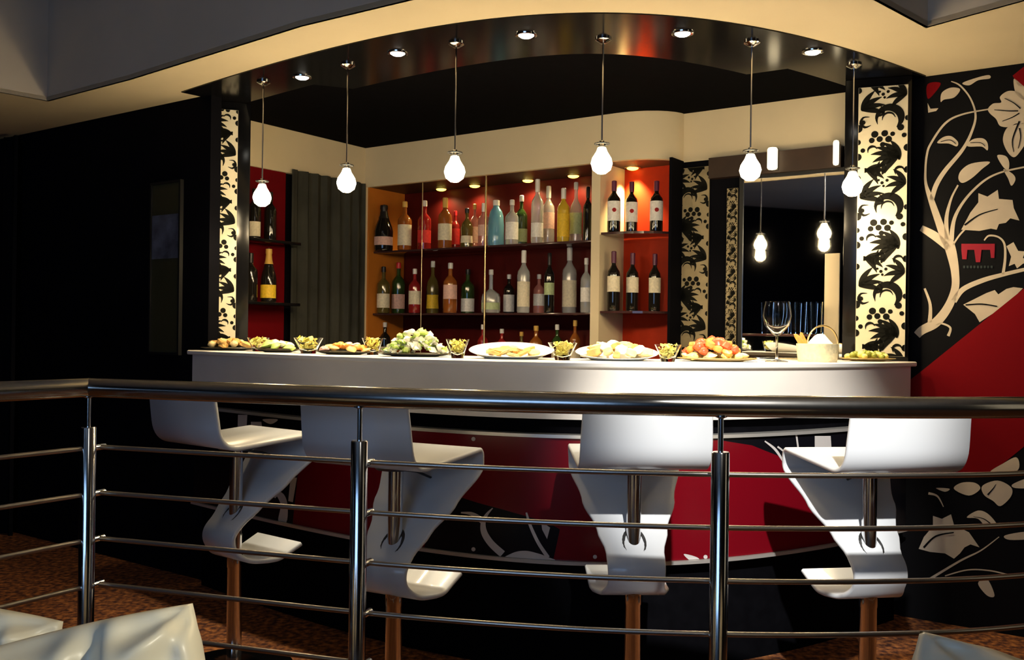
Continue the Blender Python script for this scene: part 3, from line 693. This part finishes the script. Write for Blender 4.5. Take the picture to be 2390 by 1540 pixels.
def putl(px, yb, wpx, ytop, off, z, **k):
    p = lw(px, yb, off); d = p.y
    bottle((p.x, p.y, z), r=wpx*d/F/2, h=EYE+ray(px, ytop).z*d-z, face=.15, **k)
LB = 'bottles on the red panel shelves'
putl(593, 560, 30, 440, .09, ZL1, t='wine', g='glass_dark', labl='label_cream', lab0=.05, lab1=.34, cap='cap_black', text='dark wine bottle with cream label beside the left column', group=LB)
putl(630, 560, 28, 448, .09, ZL1, t='wine', g='glass_dark', labl=None, lab0=0, lab1=0, cap='cap_black', text='unlabelled dark bottle on the upper shelf of the red panel', group=LB)
putl(626, 706, 36, 578, .09, ZL2, t='champ', g='glass_dark', labl='label_yellow', lab0=.08, lab1=.32, cap='cap_gold', text='sparkling wine bottle with orange foil and yellow label', group=LB)
putl(584, 706, 32, 590, .09, ZL2, t='wine', g='glass_dark', labl=None, lab0=0, lab1=0, cap='cap_black', text='dark bottle half hidden by the left column, lower shelf', group=LB)
# glasses in front of the mirror
def goblet(r, h, stem=.45):
    return [(0, 0), (r*.8, .001), (r*.78, .004), (r*.12, .010), (r*.08, .02), (r*.08, h*stem), (r*.3, h*(stem+.04)), (r*.85, h*(stem+.18)), (r, h*(stem+.34)), (r*.95, h*.85), (r*.82, h), (r*.79, h), (r*.92, h*.85), (r*.96, h*(stem+.34)), (r*.8, h*(stem+.20)), (r*.25, h*(stem+.065)), (0, h*(stem+.055))]
for px, w, pos in ((1790, 30, 'leftmost'), (1829, 30, 'second from the left'), (1868, 30, 'third from the left'), (1905, 30, 'rightmost')):
    p = pp(px, 760, K+V2*(MW-.10), NB); rr = w*p.y/F/2*.95
    root = empty('tumbler', (p.x, p.y, 1.212), 0, 'upright clear tumbler on the mirror shelf, '+pos, 'glass', 'tumblers on the mirror shelf')
    lathe('glass', [(0, 0), (rr*.8, 0), (rr, .15), (rr*.93, .15), (rr*.74, .008), (0, .008)], 'clear_glass', root)

# ------------------------------------------------------------------ lights: pendants, ring downlights, cabinet downlights
def lamp(name, kind, loc, energy, color, parent=None, **k):
    l = bpy.data.lights.new(name, kind); l.energy = energy; l.color = color
    for a, v in k.items(): setattr(l, a, v)
    o = bpy.data.objects.new(name, l); o.location = loc; link(o, parent); return o
def aim(o, tgt): o.rotation_euler = (Vector(tgt)-Vector(o.location)).to_track_quat('-Z', 'Y').to_euler()
WARM = (1, .76, .44)
PEND = 10.5
pend = [((615, 190), 450, 'leftmost pendant lamp, hanging beside the left column'), ((812, 150), 415, 'second pendant lamp from the left, before the back corner'),
        ((1065, 100), 388, 'third pendant lamp from the left, over the bottle shelves'), ((1408, 90), 368, 'fourth pendant lamp from the left, before the wine alcove'),
        ((1755, 97), 384, 'fifth pendant lamp from the left, before the dark header'), ((1993, 150), 423, 'rightmost pendant lamp, hanging before the right column')]
for (a, yb, lab) in pend:
    p = pz(a[0], a[1], ZS-.004); zb = EYE+ray(a[0], yb).z*p.y
    root = empty('pendant_lamp', (p.x, p.y, ZS-.004), 0, lab, 'pendant lamp', 'pendant lamps over the counter')
    L = ZS-.004-zb
    lathe('canopy', [(0, 0), (.03, 0), (.03, -.006), (.012, -.018), (0, -.018)], 'chrome', root)
    lathe('cable', [(.0032, -.017), (.0032, -L+.062)], 'chrome', root, n=8)
    so = lathe('socket', [(0, -L+.066), (.008, -L+.064), (.010, -L+.056), (.013, -L+.052), (.013, -L+.028), (0, -L+.028)], 'chrome', root, n=16)
    bm = bmesh.new(); add_tube(bm, [(.027*math.cos(i*PI/10), .027*math.sin(i*PI/10), -L+.052) for i in range(20)], .0028, 8, closed=True)
    for i in range(3): an = i*2*PI/3+.2; add_tube(bm, [(.012*math.cos(an), .012*math.sin(an), -L+.052), (.027*math.cos(an), .027*math.sin(an), -L+.052)], .002, 6)
    obj('ring_holder', bm, 'dark_metal', so)
    lathe('bulb', [(0, -L+.044), (.015, -L+.038), (.021, -L+.022), (.036, -L-.002), (.041, -L-.022), (.034, -L-.046), (.016, -L-.060), (0, -L-.062)], 'bulb_glow', root, n=20)
    lamp('pendant_glow', 'POINT', (0, 0, -L-.10), PEND*.42, WARM, root, shadow_soft_size=.03)
    lamp('pendant_beam', 'SPOT', (0, 0, -L-.072), PEND, WARM, root, spot_size=math.radians(178), spot_blend=.35, shadow_soft_size=.03)
for (q, lab) in (((705, 180), 'first round downlight from the left in the black ceiling ring'), ((928, 124), 'second round downlight from the left in the black ceiling ring'),
                 ((1228, 82), 'middle round downlight in the black ceiling ring'), ((1593, 78), 'second round downlight from the right in the black ceiling ring'), ((1897, 121), 'rightmost round downlight in the black ceiling ring')):
    p = pz(*q, ZS-.006)
    root = empty('ceiling_downlight', (p.x, p.y, ZS-.0045), 0, lab, 'downlight', 'downlights in the black ceiling ring')
    lathe('trim_ring', [(.030, -.004), (.036, -.006), (.041, -.004), (.042, 0), (.030, 0)], 'chrome', root, n=28)
    lathe('lens', [(0, -.012), (.020, -.010), (.029, -.004), (.029, 0), (0, 0)], 'spot_glow', root, n=24)
    o = lamp('downlight_beam', 'SPOT', (0, 0, -.03), 62, (1, .88, .66), root, spot_size=math.radians(54), spot_blend=.6, shadow_soft_size=.02)
for px, lab, e, off in ((1030, 'first cabinet downlight from the left above the bottles', 5, .27), (1108, 'second cabinet downlight from the left above the bottles', 5, .27), (1232, 'third cabinet downlight from the left above the bottles', 6, .27), (1338, 'fourth cabinet downlight from the left above the bottles', 6, .27), (1476, 'cabinet downlight above the wine alcove', 46, .215)):
    r = ray(px, 420); q = K+V2*off; d = (NB[0]*q.x+NB[1]*q.y)/(NB[0]*r.x+NB[1])
    root = empty('cabinet_downlight', (r.x*d, d, ZV-.0005), 0, lab, 'downlight', 'cabinet downlights above the bottles')
    lathe('housing', [(.0345, 0), (.044, 0), (.044, -.003), (.041, -.005), (.0345, -.005)], 'chrome', root, n=20)
    lathe('lens', [(0, -.016), (.016, -.015), (.027, -.011), (.034, -.003), (.034, 0), (0, 0)], 'cab_glow', root, n=20)
    o = lamp('cabinet_beam', 'SPOT', (0, 0, -.03), e, (1, .76, .34), root, spot_size=math.radians(150 if px < 1400 else 92), spot_blend=.8, shadow_soft_size=.015)

# ------------------------------------------------------------------ bar stools
def fillet(pts, n=8):
    out = [Vector(pts[0][:2])]
    for i in range(1, len(pts)-1):
        p = Vector(pts[i][:2]); a = Vector(pts[i-1][:2]); b = Vector(pts[i+1][:2]); r = pts[i][2]
        u = (a-p).normalized(); v = (b-p).normalized(); an = u.angle(v)/2
        t = min(r/math.tan(an), (a-p).length*.49, (b-p).length*.49)
        for k in range(n+1):
            s = k/n; out.append((p+u*t)*(1-s)**2+p*2*s*(1-s)+(p+v*t)*s*s)
    out.append(Vector(pts[-1][:2])); return out
# side profile of the bent shell: (forward, up, corner radius)
prof = [(-.225, 1.012, 0), (-.195, .800, .085), (.215, .828, .030), (.224, .768, .030), (-.085, .478, .10), (-.028, .395, .10), (.10, .390, .09), (.192, .428, 0)]
line = fillet(prof, 10)
dense = [line[0]]
for a, b in zip(line, line[1:]):
    m = max(1, int((b-a).length/.02))
    for k in range(1, m+1): dense.append(a+(b-a)*k/m)
arcl = [0]
for a, b in zip(dense, dense[1:]): arcl.append(arcl[-1]+(b-a).length)
def width(p, i):
    s = arcl[i]
    ks = [(0, .375), (.15, .385), (.55, .38), (.66, .368), (.80, .30), (.92, .222), (1.0, .18), (1.10, .174), (1.16, .20), (1.24, .25), (1.5, .262)]
    for (a, wa), (b, wb) in zip(ks, ks[1:]):
        if a <= s <= b: t = (s-a)/(b-a); t = t*t*(3-2*t); return wa+(wb-wa)*t
    return ks[-1][1]
TH = .016
def shell(i0, i1, name, root):
    bm = bmesh.new(); rings = []
    for i in range(i0, i1+1):
        p = dense[i]; a = dense[max(i-1, 0)]; b = dense[min(i+1, len(dense)-1)]; t = (b-a).normalized(); nn = Vector((-t.y, t.x))*TH/2
        w = width(p, i)/2; e = .004
        q = [(-w, p+nn*.4), (-w+e, p+nn), (w-e, p+nn), (w, p+nn*.4), (w, p-nn*.4), (w-e, p-nn), (-w+e, p-nn), (-w, p-nn*.4)]
        rings.append([bm.verts.new((x, v.x, v.y)) for x, v in q])
    for a, b in zip(rings, rings[1:]):
        for j in range(8): bm.faces.new((a[j], a[(j+1) % 8], b[(j+1) % 8], b[j]))
    bm.faces.new(rings[0][::-1]); bm.faces.new(rings[-1])
    return obj(name, bm, 'stool_white', root, angle=60)
def idx(f): return min(range(len(dense)), key=lambda i: abs(arcl[i]-f))
i_back = min(range(len(dense)), key=lambda i: (dense[i]-Vector((-.15, .802))).length)
i_front = max(range(len(dense)), key=lambda i: dense[i].x if arcl[i] < .9 else -9)
i_low = min((i for i in range(len(dense)) if arcl[i] > .9), key=lambda i: dense[i].x)
i_foot = min(i for i in range(len(dense)) if i > i_low and dense[i].x > -.02)
def make_stool(label):
    root = empty('bar_stool', (0, 0, 0), 0, label, 'bar stool', 'white bent bar stools at the counter')
    shell(0, i_back, 'backrest', root); shell(i_back, i_front, 'seat', root)
    shell(i_front, i_foot, 'curved_support', root); shell(i_foot, len(dense)-1, 'footrest', root)
    # pole crosses the slanted support at y=0
    zc = [dense[i].y for i in range(i_front, i_low) if abs(dense[i].x) < .012]; zc = sum(zc)/len(zc) if zc else .6
    lathe('pole', [(.026, .012), (.026, .36), (.0275, .362), (.0275, .405)], 'chrome', root, n=24)
    lathe('gas_tube', [(.0225, .405), (.0225, .800)], 'chrome', root, n=24)
    bm = bmesh.new(); add_tube(bm, [(+.034*math.cos(a*PI/12), -.012+.036*math.sin(a*PI/12), zc-.008+.036*math.sin(a*PI/12)) for a in range(24)], .009, 8, closed=True)
    obj('collar', bm, 'dark_metal', root)
    lathe('seat_mount', [(0, .776), (.06, .776), (.07, .786), (.07, .792), (0, .792)], 'dark_metal', root, n=24)
    tube('lever', [(0.0, .02, .772), (.012, .10, .757), (.02, .175, .728)], .004, 'dark_metal', root, 8)
    lathe('base_plate', [(0, 0), (.205, 0), (.21, .004), (.205, .010), (.05, .016), (.028, .03), (0, .03)], 'chrome', root, n=40)
    return root
stool = make_stool('leftmost white bent bar stool, in front of the dark wall')
for i, (x, y, a, lab) in enumerate(((-.965, 3.32, -38, 'leftmost white bent bar stool, its back turned to the left'), (-.350, 2.885, -27, 'second white bent bar stool from the left, behind the middle railing post'),
        (.386, 2.93, 2, 'third white bent bar stool from the left, seen squarely from behind'), (1.118, 2.93, 9, 'rightmost white bent bar stool, its back brightly lit'))):
    o = stool if i == 0 else copy_tree(stool)
    o.location = (x, y, 0); o.rotation_euler = (0, 0, math.radians(a)); o['label'] = lab

# ------------------------------------------------------------------ railing
rail = empty('railing', (0, 0, 0), 0, 'curved steel railing with thick handrail and thin rods across the foreground', 'railing')
cor = Vector((-1.172, 2.615))
mainp = [(v.x, v.y) for v in catmull([(cor.x, cor.y, 0), (-.38, 2.372, 0), (.10, 2.270, 0), (.50, 2.235, 0), (.90, 2.25, 0), (1.27, 2.322, 0), (1.8, 2.53, 0), (2.4, 2.95, 0)], 12)]
leftp = [(cor.x, cor.y), (-1.31, 2.385), (-1.55, 2.02), (-1.9, 1.5)]
HZ = 1.03
tube('handrail', [(x, y, HZ) for x, y in mainp], .0265, 'rail_steel', rail, 24)
tube('handrail', [(x, y, HZ) for x, y in leftp], .0265, 'rail_steel', rail, 24)
bm = bmesh.new(); bmesh.ops.create_uvsphere(bm, u_segments=20, v_segments=12, radius=.027, matrix=Matrix.Translation((cor.x, cor.y, HZ))); obj('handrail_elbow', bm, 'rail_steel', rail)
def offs(path, d):
    out = []
    for i, p in enumerate(path):
        a = Vector(path[max(i-1, 0)]); b = Vector(path[min(i+1, len(path)-1)]); t = (b-a).normalized()
        out.append(Vector(p)+Vector((-t.y, t.x))*d)
    return out
rz = [.862-.128*i for i in range(7)]
for z in rz:
    tube('rod', [(x, y, z) for x, y in offs(mainp, .034)], .0065, 'rod_steel', rail, 10)
    tube('rod', [(x, y, z) for x, y in leftp], .0065, 'rod_steel', rail, 10)
for (x, y) in (tuple(cor), (-.380, 2.372), (.498, 2.235), (1.60, 2.44), (-1.72, 1.765)):
    p = lathe('post', [(.0, 0), (.045, 0), (.045, .006), (.0215, .010), (.0215, .918), (.0195, .921), (0, .921)], 'steel', rail, n=24, loc=(x, y, 0))
    lathe('post_stem', [(.0065, .92), (.0065, 1.0), (.016, 1.004), (.016, 1.008)], 'steel', p, n=12)
    for z in rz:
        tube('rod_clip', [(.012, .012, z), (.026, .046, z)], .009, 'steel', p, 10)

# ------------------------------------------------------------------ cushions on the low sofa under the frame
def cushion(name, c, s, rot, label, seed, th=.085):
    rnd = random.Random(seed); bm = bmesh.new(); n = 72; top = []; bot = []
    cr = [(rnd.uniform(-1, 1), rnd.uniform(-1, 1), rnd.uniform(0, PI), rnd.uniform(.25, .6), rnd.uniform(.6, 1.3)) for _ in range(26)]
    def hgt(u, v):
        e = max(0, (1-abs(u)**2.6)*(1-abs(v)**2.6)); h = th*1.15*e**.45
        for x, y, a, w, k in cr:
            du = (u-x)*math.cos(a)+(v-y)*math.sin(a); dv = -(u-x)*math.sin(a)+(v-y)*math.cos(a)
            h += e**.7*.030*k*math.exp(-(du/(w*.28))**2-(dv/.9)**2)*math.sin(dv*5+du*14+x*9)
        for cu, cv, fr in ((1, 1, 9), (-1, 1, 8), (1, -1, 8), (-1, -1, 8)):
            dd = math.hypot(u-cu, v-cv); h += e**.55*.028*math.exp(-(dd/.75)**2)*math.sin(fr*math.atan2(v-cv, u-cu)+seed+2.5*dd)
        h -= e**.5*.022*math.exp(-((v-.50+.22*u+.06*math.sin(4*u+seed))/.07)**2)*(.4+.6*math.exp(-((u+.25)/.6)**2))
        h -= e**.5*.016*math.exp(-((v-.05-.5*u+.05*math.sin(6*u+seed))/.06)**2)*math.exp(-((u-.35)/.45)**2)
        h -= e**.5*.014*math.exp(-((u-.15+.6*v+.05*math.sin(6*v))/.06)**2)*math.exp(-((v-.1)/.5)**2)
        edge = max(abs(u), abs(v)); h += e**.6*.016*math.sin(11*math.atan2(v, u)+seed+3*edge)*max(0, edge-.35)
        return h
    for sgn, rows in ((1, top), (-1, bot)):
        for i in range(n+1):
            rw = []
            for j in range(n+1):
                u = -1+2*i/n; v = -1+2*j/n
                pin = 1-.045*v*v*abs(u); pin2 = 1-.045*u*u*abs(v)
                rw.append(bm.verts.new((u*s/2*pin, -sgn*hgt(u, v), v*s/2*pin2)))
            rows.append(rw)
    for rows in (top, bot):
        for i in range(n):
            for j in range(n): bm.faces.new((rows[i][j], rows[i+1][j], rows[i+1][j+1], rows[i][j+1]))
    bmesh.ops.remove_doubles(bm, verts=bm.verts, dist=1e-5)
    o = obj(name, bm, 'satin', angle=180); o.location = c; o.rotation_euler = rot
    return tag(o, label, 'cushion', 'satin cushions on the sofa')
cushion('cushion', (-.640, 1.38, .533), .43, (math.radians(-22), math.radians(-13), math.radians(8)), 'large crumpled cream satin cushion at the bottom left, nearest the left railing post', 3)
cushion('cushion', (-1.05, 1.68, .475), .44, (math.radians(-20), math.radians(5), math.radians(-4)), 'cream satin cushion at the far left edge, behind the large crumpled one', 5)
cushion('cushion', (.800, 1.44, .485), .42, (math.radians(-24), math.radians(17), math.radians(-6)), 'cream satin cushion corner at the bottom right', 8)
sofa = empty('bench', (0, 1.3, 0), 0, 'low dark upholstered bench carrying the satin cushions', 'bench')
box('seat', (-1.6, -.30, .10), (1.6, .62, .25), 'sofa_fabric', sofa, bev=.03)
for x in (-1.5, 1.5):
    for y in (-.24, .32): lathe('leg', [(0, 0), (.02, 0), (.025, .11), (0, .11)], 'dark_metal', sofa, loc=(x, y, 0))

# ------------------------------------------------------------------ food on the counter
def onbar(px, inw, py=800):
    r = ray(px, py); d = dk(r.x)+inw; return Vector((r.x*d, d, ZC))
def wpx(w, p): return w*p.y/F
def blob(r, seed, sq=(1, 1, 1), amp=.18, n=10, freq=3):
    rnd = random.Random(seed); bm = bmesh.new()
    bmesh.ops.create_icosphere(bm, subdivisions=2, radius=1)
    ph = [rnd.uniform(0, 6) for _ in range(6)]
    for v in bm.verts:
        c = v.co.copy(); k = 1+amp*(math.sin(freq*c.x+ph[0])*math.sin(freq*c.y+ph[1])+.6*math.sin(2*freq*c.z+ph[2]))
        v.co = Vector((c.x*r*sq[0]*k, c.y*r*sq[1]*k, c.z*r*sq[2]*k))
    return bm
def platter(px, w, inw, m, label, ry=.6, rim=.022, group='serving platters along the counter', name='platter', thick=.004, shell=1.):
    p = onbar(px, inw); R = wpx(w, p)/2
    bm = bmesh.new()
    add_lathe(bm, [(0, 0), (R*.55, 0), (R*.62, .002), (R*.80, rim*.45), (R, rim), (R*.985, rim+thick*.5), (R*.78, rim*.45+thick), (R*.58, .006), (0, .006)], 48, sy=ry)
    for v in bm.verts: v.co.z *= shell+(1-shell)*min(1, max(0, (v.co.y/(R*ry)+1)/2))**1.1
    o = obj(name, bm, m); o.location = p; o.rotation_euler = (0, 0, 0)
    tag(o, label, 'platter', group); return o, p, R
def pile(px_o, meshes, name, mats, n, R, ry, H, z0, label, group, seed, cat='food', slope=0.):
    """n separate pieces in a mound; the first of each mesh is new, the rest share mesh data"""
    rnd = random.Random(seed); protos = [obj(name, b, m) for b, m in zip(meshes, mats)]; used = [False]*len(protos)
    for i in range(n):
        t = math.sqrt((i+.5)/n); a = i*2.399+seed
        x = R*t*math.cos(a); y = R*ry*t*math.sin(a); z = z0+H*(1-t*t)**.8+slope*y
        k = i % len(protos); o = protos[k]
        if used[k]: o = link(protos[k].copy())
        used[k] = True
        o.location = (px_o.x+x, px_o.y+y, px_o.z+z); o.rotation_euler = (rnd.uniform(-.4, .4), rnd.uniform(-.4, .4), rnd.uniform(0, 6.28)); s = rnd.uniform(.88, 1.12); o.scale = (s, s, s)
        tag(o, label, cat, group)
# platters and what lies on them
o, p, R = platter(533, 128, .24, 'dark_tray', 'dark tray of golden pastries at the left end of the counter', rim=.012)
pile(p, [blob(.026, 1, (1.2, .8, .6)), blob(.024, 2, (1, .9, .7))], 'pastry', ['pastry', 'bread'], 14, R*.78, .6, .022, .020, 'golden pastry on the dark tray at the left end of the counter', 'pastries on the left tray', 1)
o, p, R = platter(648, 104, .20, 'dark_tray', 'dark dish of green salad bites beside the left pastry tray', rim=.014)
pile(p, [blob(.022, 3, (1.1, .9, .6)), blob(.020, 4, (1, 1, .7)), blob(.022, 5, (1.1, .8, .5))], 'salad_bite', ['lettuce', 'cream_dip', 'bread'], 13, R*.75, .6, .026, .018, 'green and white salad bite on the small dark dish', 'salad bites on the small dark dish', 2)
o, p, R = platter(803, 132, .20, 'dark_tray', 'dark platter of orange and pink canapes, second platter before the salad', rim=.012)
pile(p, [blob(.020, 6, (1.2, .9, .55)), blob(.021, 7, (1.1, 1, .5)), blob(.020, 8, (1.2, .9, .5))], 'canape', ['orange_food', 'label_pink', 'pastry'], 18, R*.8, .6, .024, .017, 'orange and pink canape on the dark platter left of the salad', 'canapes left of the salad', 3)
o, p, R = platter(968, 176, .22, 'dark_tray', 'dark oval platter under the big heap of pale salad', rim=.012)
rnd = random.Random(5); bm = bmesh.new()
for i in range(150):
    t = math.sqrt(rnd.random()); a = rnd.uniform(0, 6.28); x = R*.86*t*math.cos(a); y = R*.5*t*math.sin(a)
    z = .016+.075*(1-t*t)*(.55+.45*rnd.random())*(1.15 if x > 0 else .9); s = rnd.uniform(.014, .026); e = Euler((rnd.uniform(-1, 1), rnd.uniform(-1, 1), rnd.uniform(0, 6))).to_matrix()
    q = [bm.verts.new(Vector((x, y, z))+e @ Vector(v)*s) for v in ((-1, 0, 0), (-.4, .55, .3), (.5, .6, .1), (1, 0, .35), (.5, -.6, .1), (-.4, -.55, .3))]
    c = bm.verts.new(Vector((x, y, z))+e @ Vector((0, 0, -.25))*s); mi = 0 if rnd.random() < .38 else 1
    for j in range(6): bm.faces.new((q[j], q[(j+1) % 6], c)).material_index = mi
o = obj('salad', bm, ['lettuce', 'cream_dip'], smooth=False); o.location = p
tag(o, 'big heap of pale green and white salad on the counter', 'salad', kind='stuff')
pile(p, [blob(.016, 9, (1, 1, .8)), blob(.015, 10, (1.2, .8, .7))], 'cheese_ball', ['cream_dip', 'lettuce'], 16, R*.7, .55, .070, .030, 'pale round bite lying in the big salad heap', 'round bites in the salad', 4)
o, p, R = platter(1193, 198, .24, 'white_china', 'white oval platter of sliced savouries in the middle of the counter', ry=.75, rim=.060, thick=.006, shell=.16)
pile(p, [blob(.024, 11, (1.5, .9, .35)), blob(.023, 12, (1.3, 1, .35))], 'savoury_slice', ['pastry', 'bread'], 15, R*.60, .6, .014, .021, 'browned slice on the white platter in the middle of the counter', 'slices on the middle white platter', 5, slope=.14)
o, p, R = platter(1440, 194, .24, 'white_china', 'white oval platter heaped with small rolls right of the middle', ry=.75, rim=.056, thick=.006, shell=.16)
pile(p, [blob(.023, 13, (1.1, .9, .8)), blob(.022, 14, (1, 1, .8)), blob(.021, 15, (1.2, .8, .8))], 'bread_roll', ['bread', 'cream_dip', 'pastry'], 26, R*.76, .6, .032, .024, 'small filled roll heaped on the right white platter', 'rolls on the right white platter', 6, slope=.12)
o, p, R = platter(1675, 190, .22, 'gold_tray', 'gold platter heaped with red and orange bites right of the rolls', rim=.012)
pile(p, [blob(.019, 18, (1.2, .9, .6)), blob(.020, 19, (1.1, 1, .6))], 'cracker', ['bread', 'crisps'], 18, R*.86, .6, .006, .018, 'yellow cracker at the foot of the red heap', 'crackers under the red heap', 7)
pile(p+Vector((-.02, 0, 0)), [blob(.020, 16, (1.1, 1, .8)), blob(.019, 17, (1.2, .9, .8))], 'tomato_bite', ['tomato', 'orange_food'], 26, R*.66, .6, .048, .030, 'red tomato bite on the gold platter', 'red bites on the gold platter', 8)
o, p, R = platter(2026, 128, .17, 'gold_tray', 'gold tray of green olives at the right end of the counter', rim=.012)
pile(p, [blob(.013, 20, (1.2, 1, 1), .05), blob(.012, 21, (1.2, 1, 1), .05)], 'olive', ['olive_food', 'crisps'], 24, R*.75, .6, .018, .016, 'green olive on the tray at the right end', 'olives on the right tray', 9)
p = onbar(1815, .42)
o = box('steel_tray', (-.10, -.05, 0), (.10, .05, .012), 'steel', bev=.003); o.location = p; tag(o, 'flat steel tray behind the wine glass', 'tray')
# glass bowls of crisps
for i, (px, w, h, inw, lab) in enumerate(((603, 46, .058, .27, 'glass bowl of crisps between the left tray and the salad dish'), (720, 62, .062, .20, 'glass bowl of crisps left of the canape platter'),
        (870, 46, .064, .33, 'glass bowl of crisps behind the left end of the big salad'), (1068, 50, .066, .16, 'glass bowl of crisps at the right end of the big salad'),
        (1313, 62, .060, .18, 'glass bowl of crisps between the two white platters'), (1559, 56, .058, .15, 'glass bowl of crisps left of the red heap'))):
    p = onbar(px, inw); r = wpx(w, p)/2*1.12; h *= 1.08
    root = empty('snack_bowl', p, 0, lab, 'bowl', 'glass snack bowls on the counter')
    lathe('glass_bowl', [(0, 0), (r*.5, 0), (r*.52, .004), (r*.62, h*.3), (r*.8, h*.65), (r, h), (r*.96, h), (r*.74, h*.65), (r*.56, h*.3), (0, h*.16)], 'clear_glass', root, n=28)
    rnd = random.Random(i); bm = bmesh.new()
    for j in range(80):
        t = math.sqrt(rnd.random()); a = rnd.uniform(0, 6.28); hh = rnd.uniform(.25, .98); rr = r*(.42+.48*hh)*.8*t
        e = Euler((rnd.uniform(-1, 1), rnd.uniform(-1, 1), rnd.uniform(0, 6))).to_matrix(); s = r*rnd.uniform(.16, .26)
        q = [bm.verts.new(Vector((rr*math.cos(a), rr*math.sin(a), h*hh))+e @ Vector(v)*s) for v in ((-1, 0, .3), (0, .8, 0), (1, 0, .3), (0, -.8, 0))]
        bm.faces.new(q)
    o = obj('crisps', bm, 'crisps', smooth=False); o.location = p
    tag(o, 'yellow crisps in the '+lab.replace('glass bowl of crisps', 'glass bowl'), 'crisps', 'crisps in the glass bowls', 'stuff')
# wine glass, napkin basket
p = onbar(1813, .13); r = wpx(66, p)/2
root = empty('wine_glass', p, 0, 'tall empty wine glass on the counter before the mirror', 'wine glass')
lathe('glass', goblet(r, .232, .42), 'clear_glass', root, n=32)
p = onbar(1908, .14); r = wpx(96, p)/2; h = .072
root = empty('bread_basket', p, 0, 'cream wicker basket with thin handle near the right end of the counter', 'basket')
lathe('basket_body', [(0, 0), (r*.88, 0), (r*.92, .004), (r*.96, h*.5), (r, h-.004), (r*.99, h), (r*.93, h), (r*.9, h*.5), (r*.86, .008), (0, .008)], 'wicker', root, n=32)
tube('handle', [(.02+r*.75*math.cos(a)*1.0, 0, h-.004+.075*math.sin(a)) for a in [PI*i/16 for i in range(17)]], .0035, 'brass', root, 8)
bm = bmesh.new()
vv = [(-.07, -.03, 0), (.055, -.035, 0), (.05, .03, 0), (-.06, .03, 0), (-.030, -.012, .055), (.0, -.008, .062), (.0, .012, .058), (-.03, .01, .05), (.045, -.01, .022), (.045, .012, .02)]
V = [bm.verts.new(v) for v in vv]
for f in ((0, 1, 8, 5, 4), (3, 7, 6, 9, 2), (0, 4, 7, 3), (1, 2, 9, 8), (4, 5, 6, 7), (5, 8, 9, 6), (0, 3, 2, 1)): bm.faces.new([V[i] for i in f])
bmesh.ops.bevel(bm, geom=list(bm.edges), offset=.004, segments=2, affect='EDGES')
o = obj('napkin', bm, 'napkin', angle=50); o.location = p+Vector((.015, 0, h*.72)); o.rotation_euler = (0, .12, .1)
tag(o, 'white folded napkin tucked in the wicker basket', 'napkin')
for i, (dx, a) in enumerate(((-.062, -.55), (-.045, -.35), (-.052, -.75))):
    o = obj('bread_stick', blob(.013, 30+i, (.9, .8, 3), .08), 'orange_food'); o.location = p+Vector((dx-.008, -.01+.015*i, h+.006)); o.rotation_euler = (0, a, 0)
    tag(o, 'orange-brown bread stick leaning out of the wicker basket', 'bread stick', 'bread sticks in the basket')

# ------------------------------------------------------------------ assumed room lights and added fill lights
w = bpy.data.worlds.new('room_ambient'); scn.world = w; w.use_nodes = True
w.node_tree.nodes['Background'].inputs[0].default_value = (.35, .42, .55, 1); w.node_tree.nodes['Background'].inputs[1].default_value = .0
s = lamp('key_spot', 'SPOT', (.62, .25, 2.75), 900, (1, .97, .92), spot_size=math.radians(24.5), spot_blend=.7, shadow_soft_size=.03); aim(s, (.82, 2.95, .97))  # assumed unseen ceiling spot on the two right-hand stools, no fixture modelled
s = lamp('key_spot', 'SPOT', (.75, .95, 1.35), 60, (1, .93, .74), spot_size=math.radians(30), spot_blend=.5, shadow_soft_size=.03); aim(s, (-.55, 1.40, .60))  # dedicated warm key light added for the cushions, no fixture modelled
a = lamp('assumed_blue_fill', 'AREA', (-1.6, -1.9, 1.5), 32, (.34, .58, 1), shape='RECTANGLE', size=2.4, size_y=1.4); aim(a, (-.6, 2.8, .8))  # bluish area light for assumed daylight behind the camera, no window modelled
a = lamp('post_glint_fill', 'AREA', (3.4, 1.0, 1.45), 1.3, (1, .84, .58), shape='RECTANGLE', size=.6, size_y=1.5); aim(a, (.4, 2.3, .8))  # added warm area light, gives the railing posts their cream right-hand highlight
a = lamp('added_disk_fill', 'AREA', (.9, -.6, 2.7), 3, (1, .92, .8), shape='DISK', size=.5); aim(a, (.9, .6, 2.2))  # added wide disk light behind the camera, aimed forward, no fixture modelled
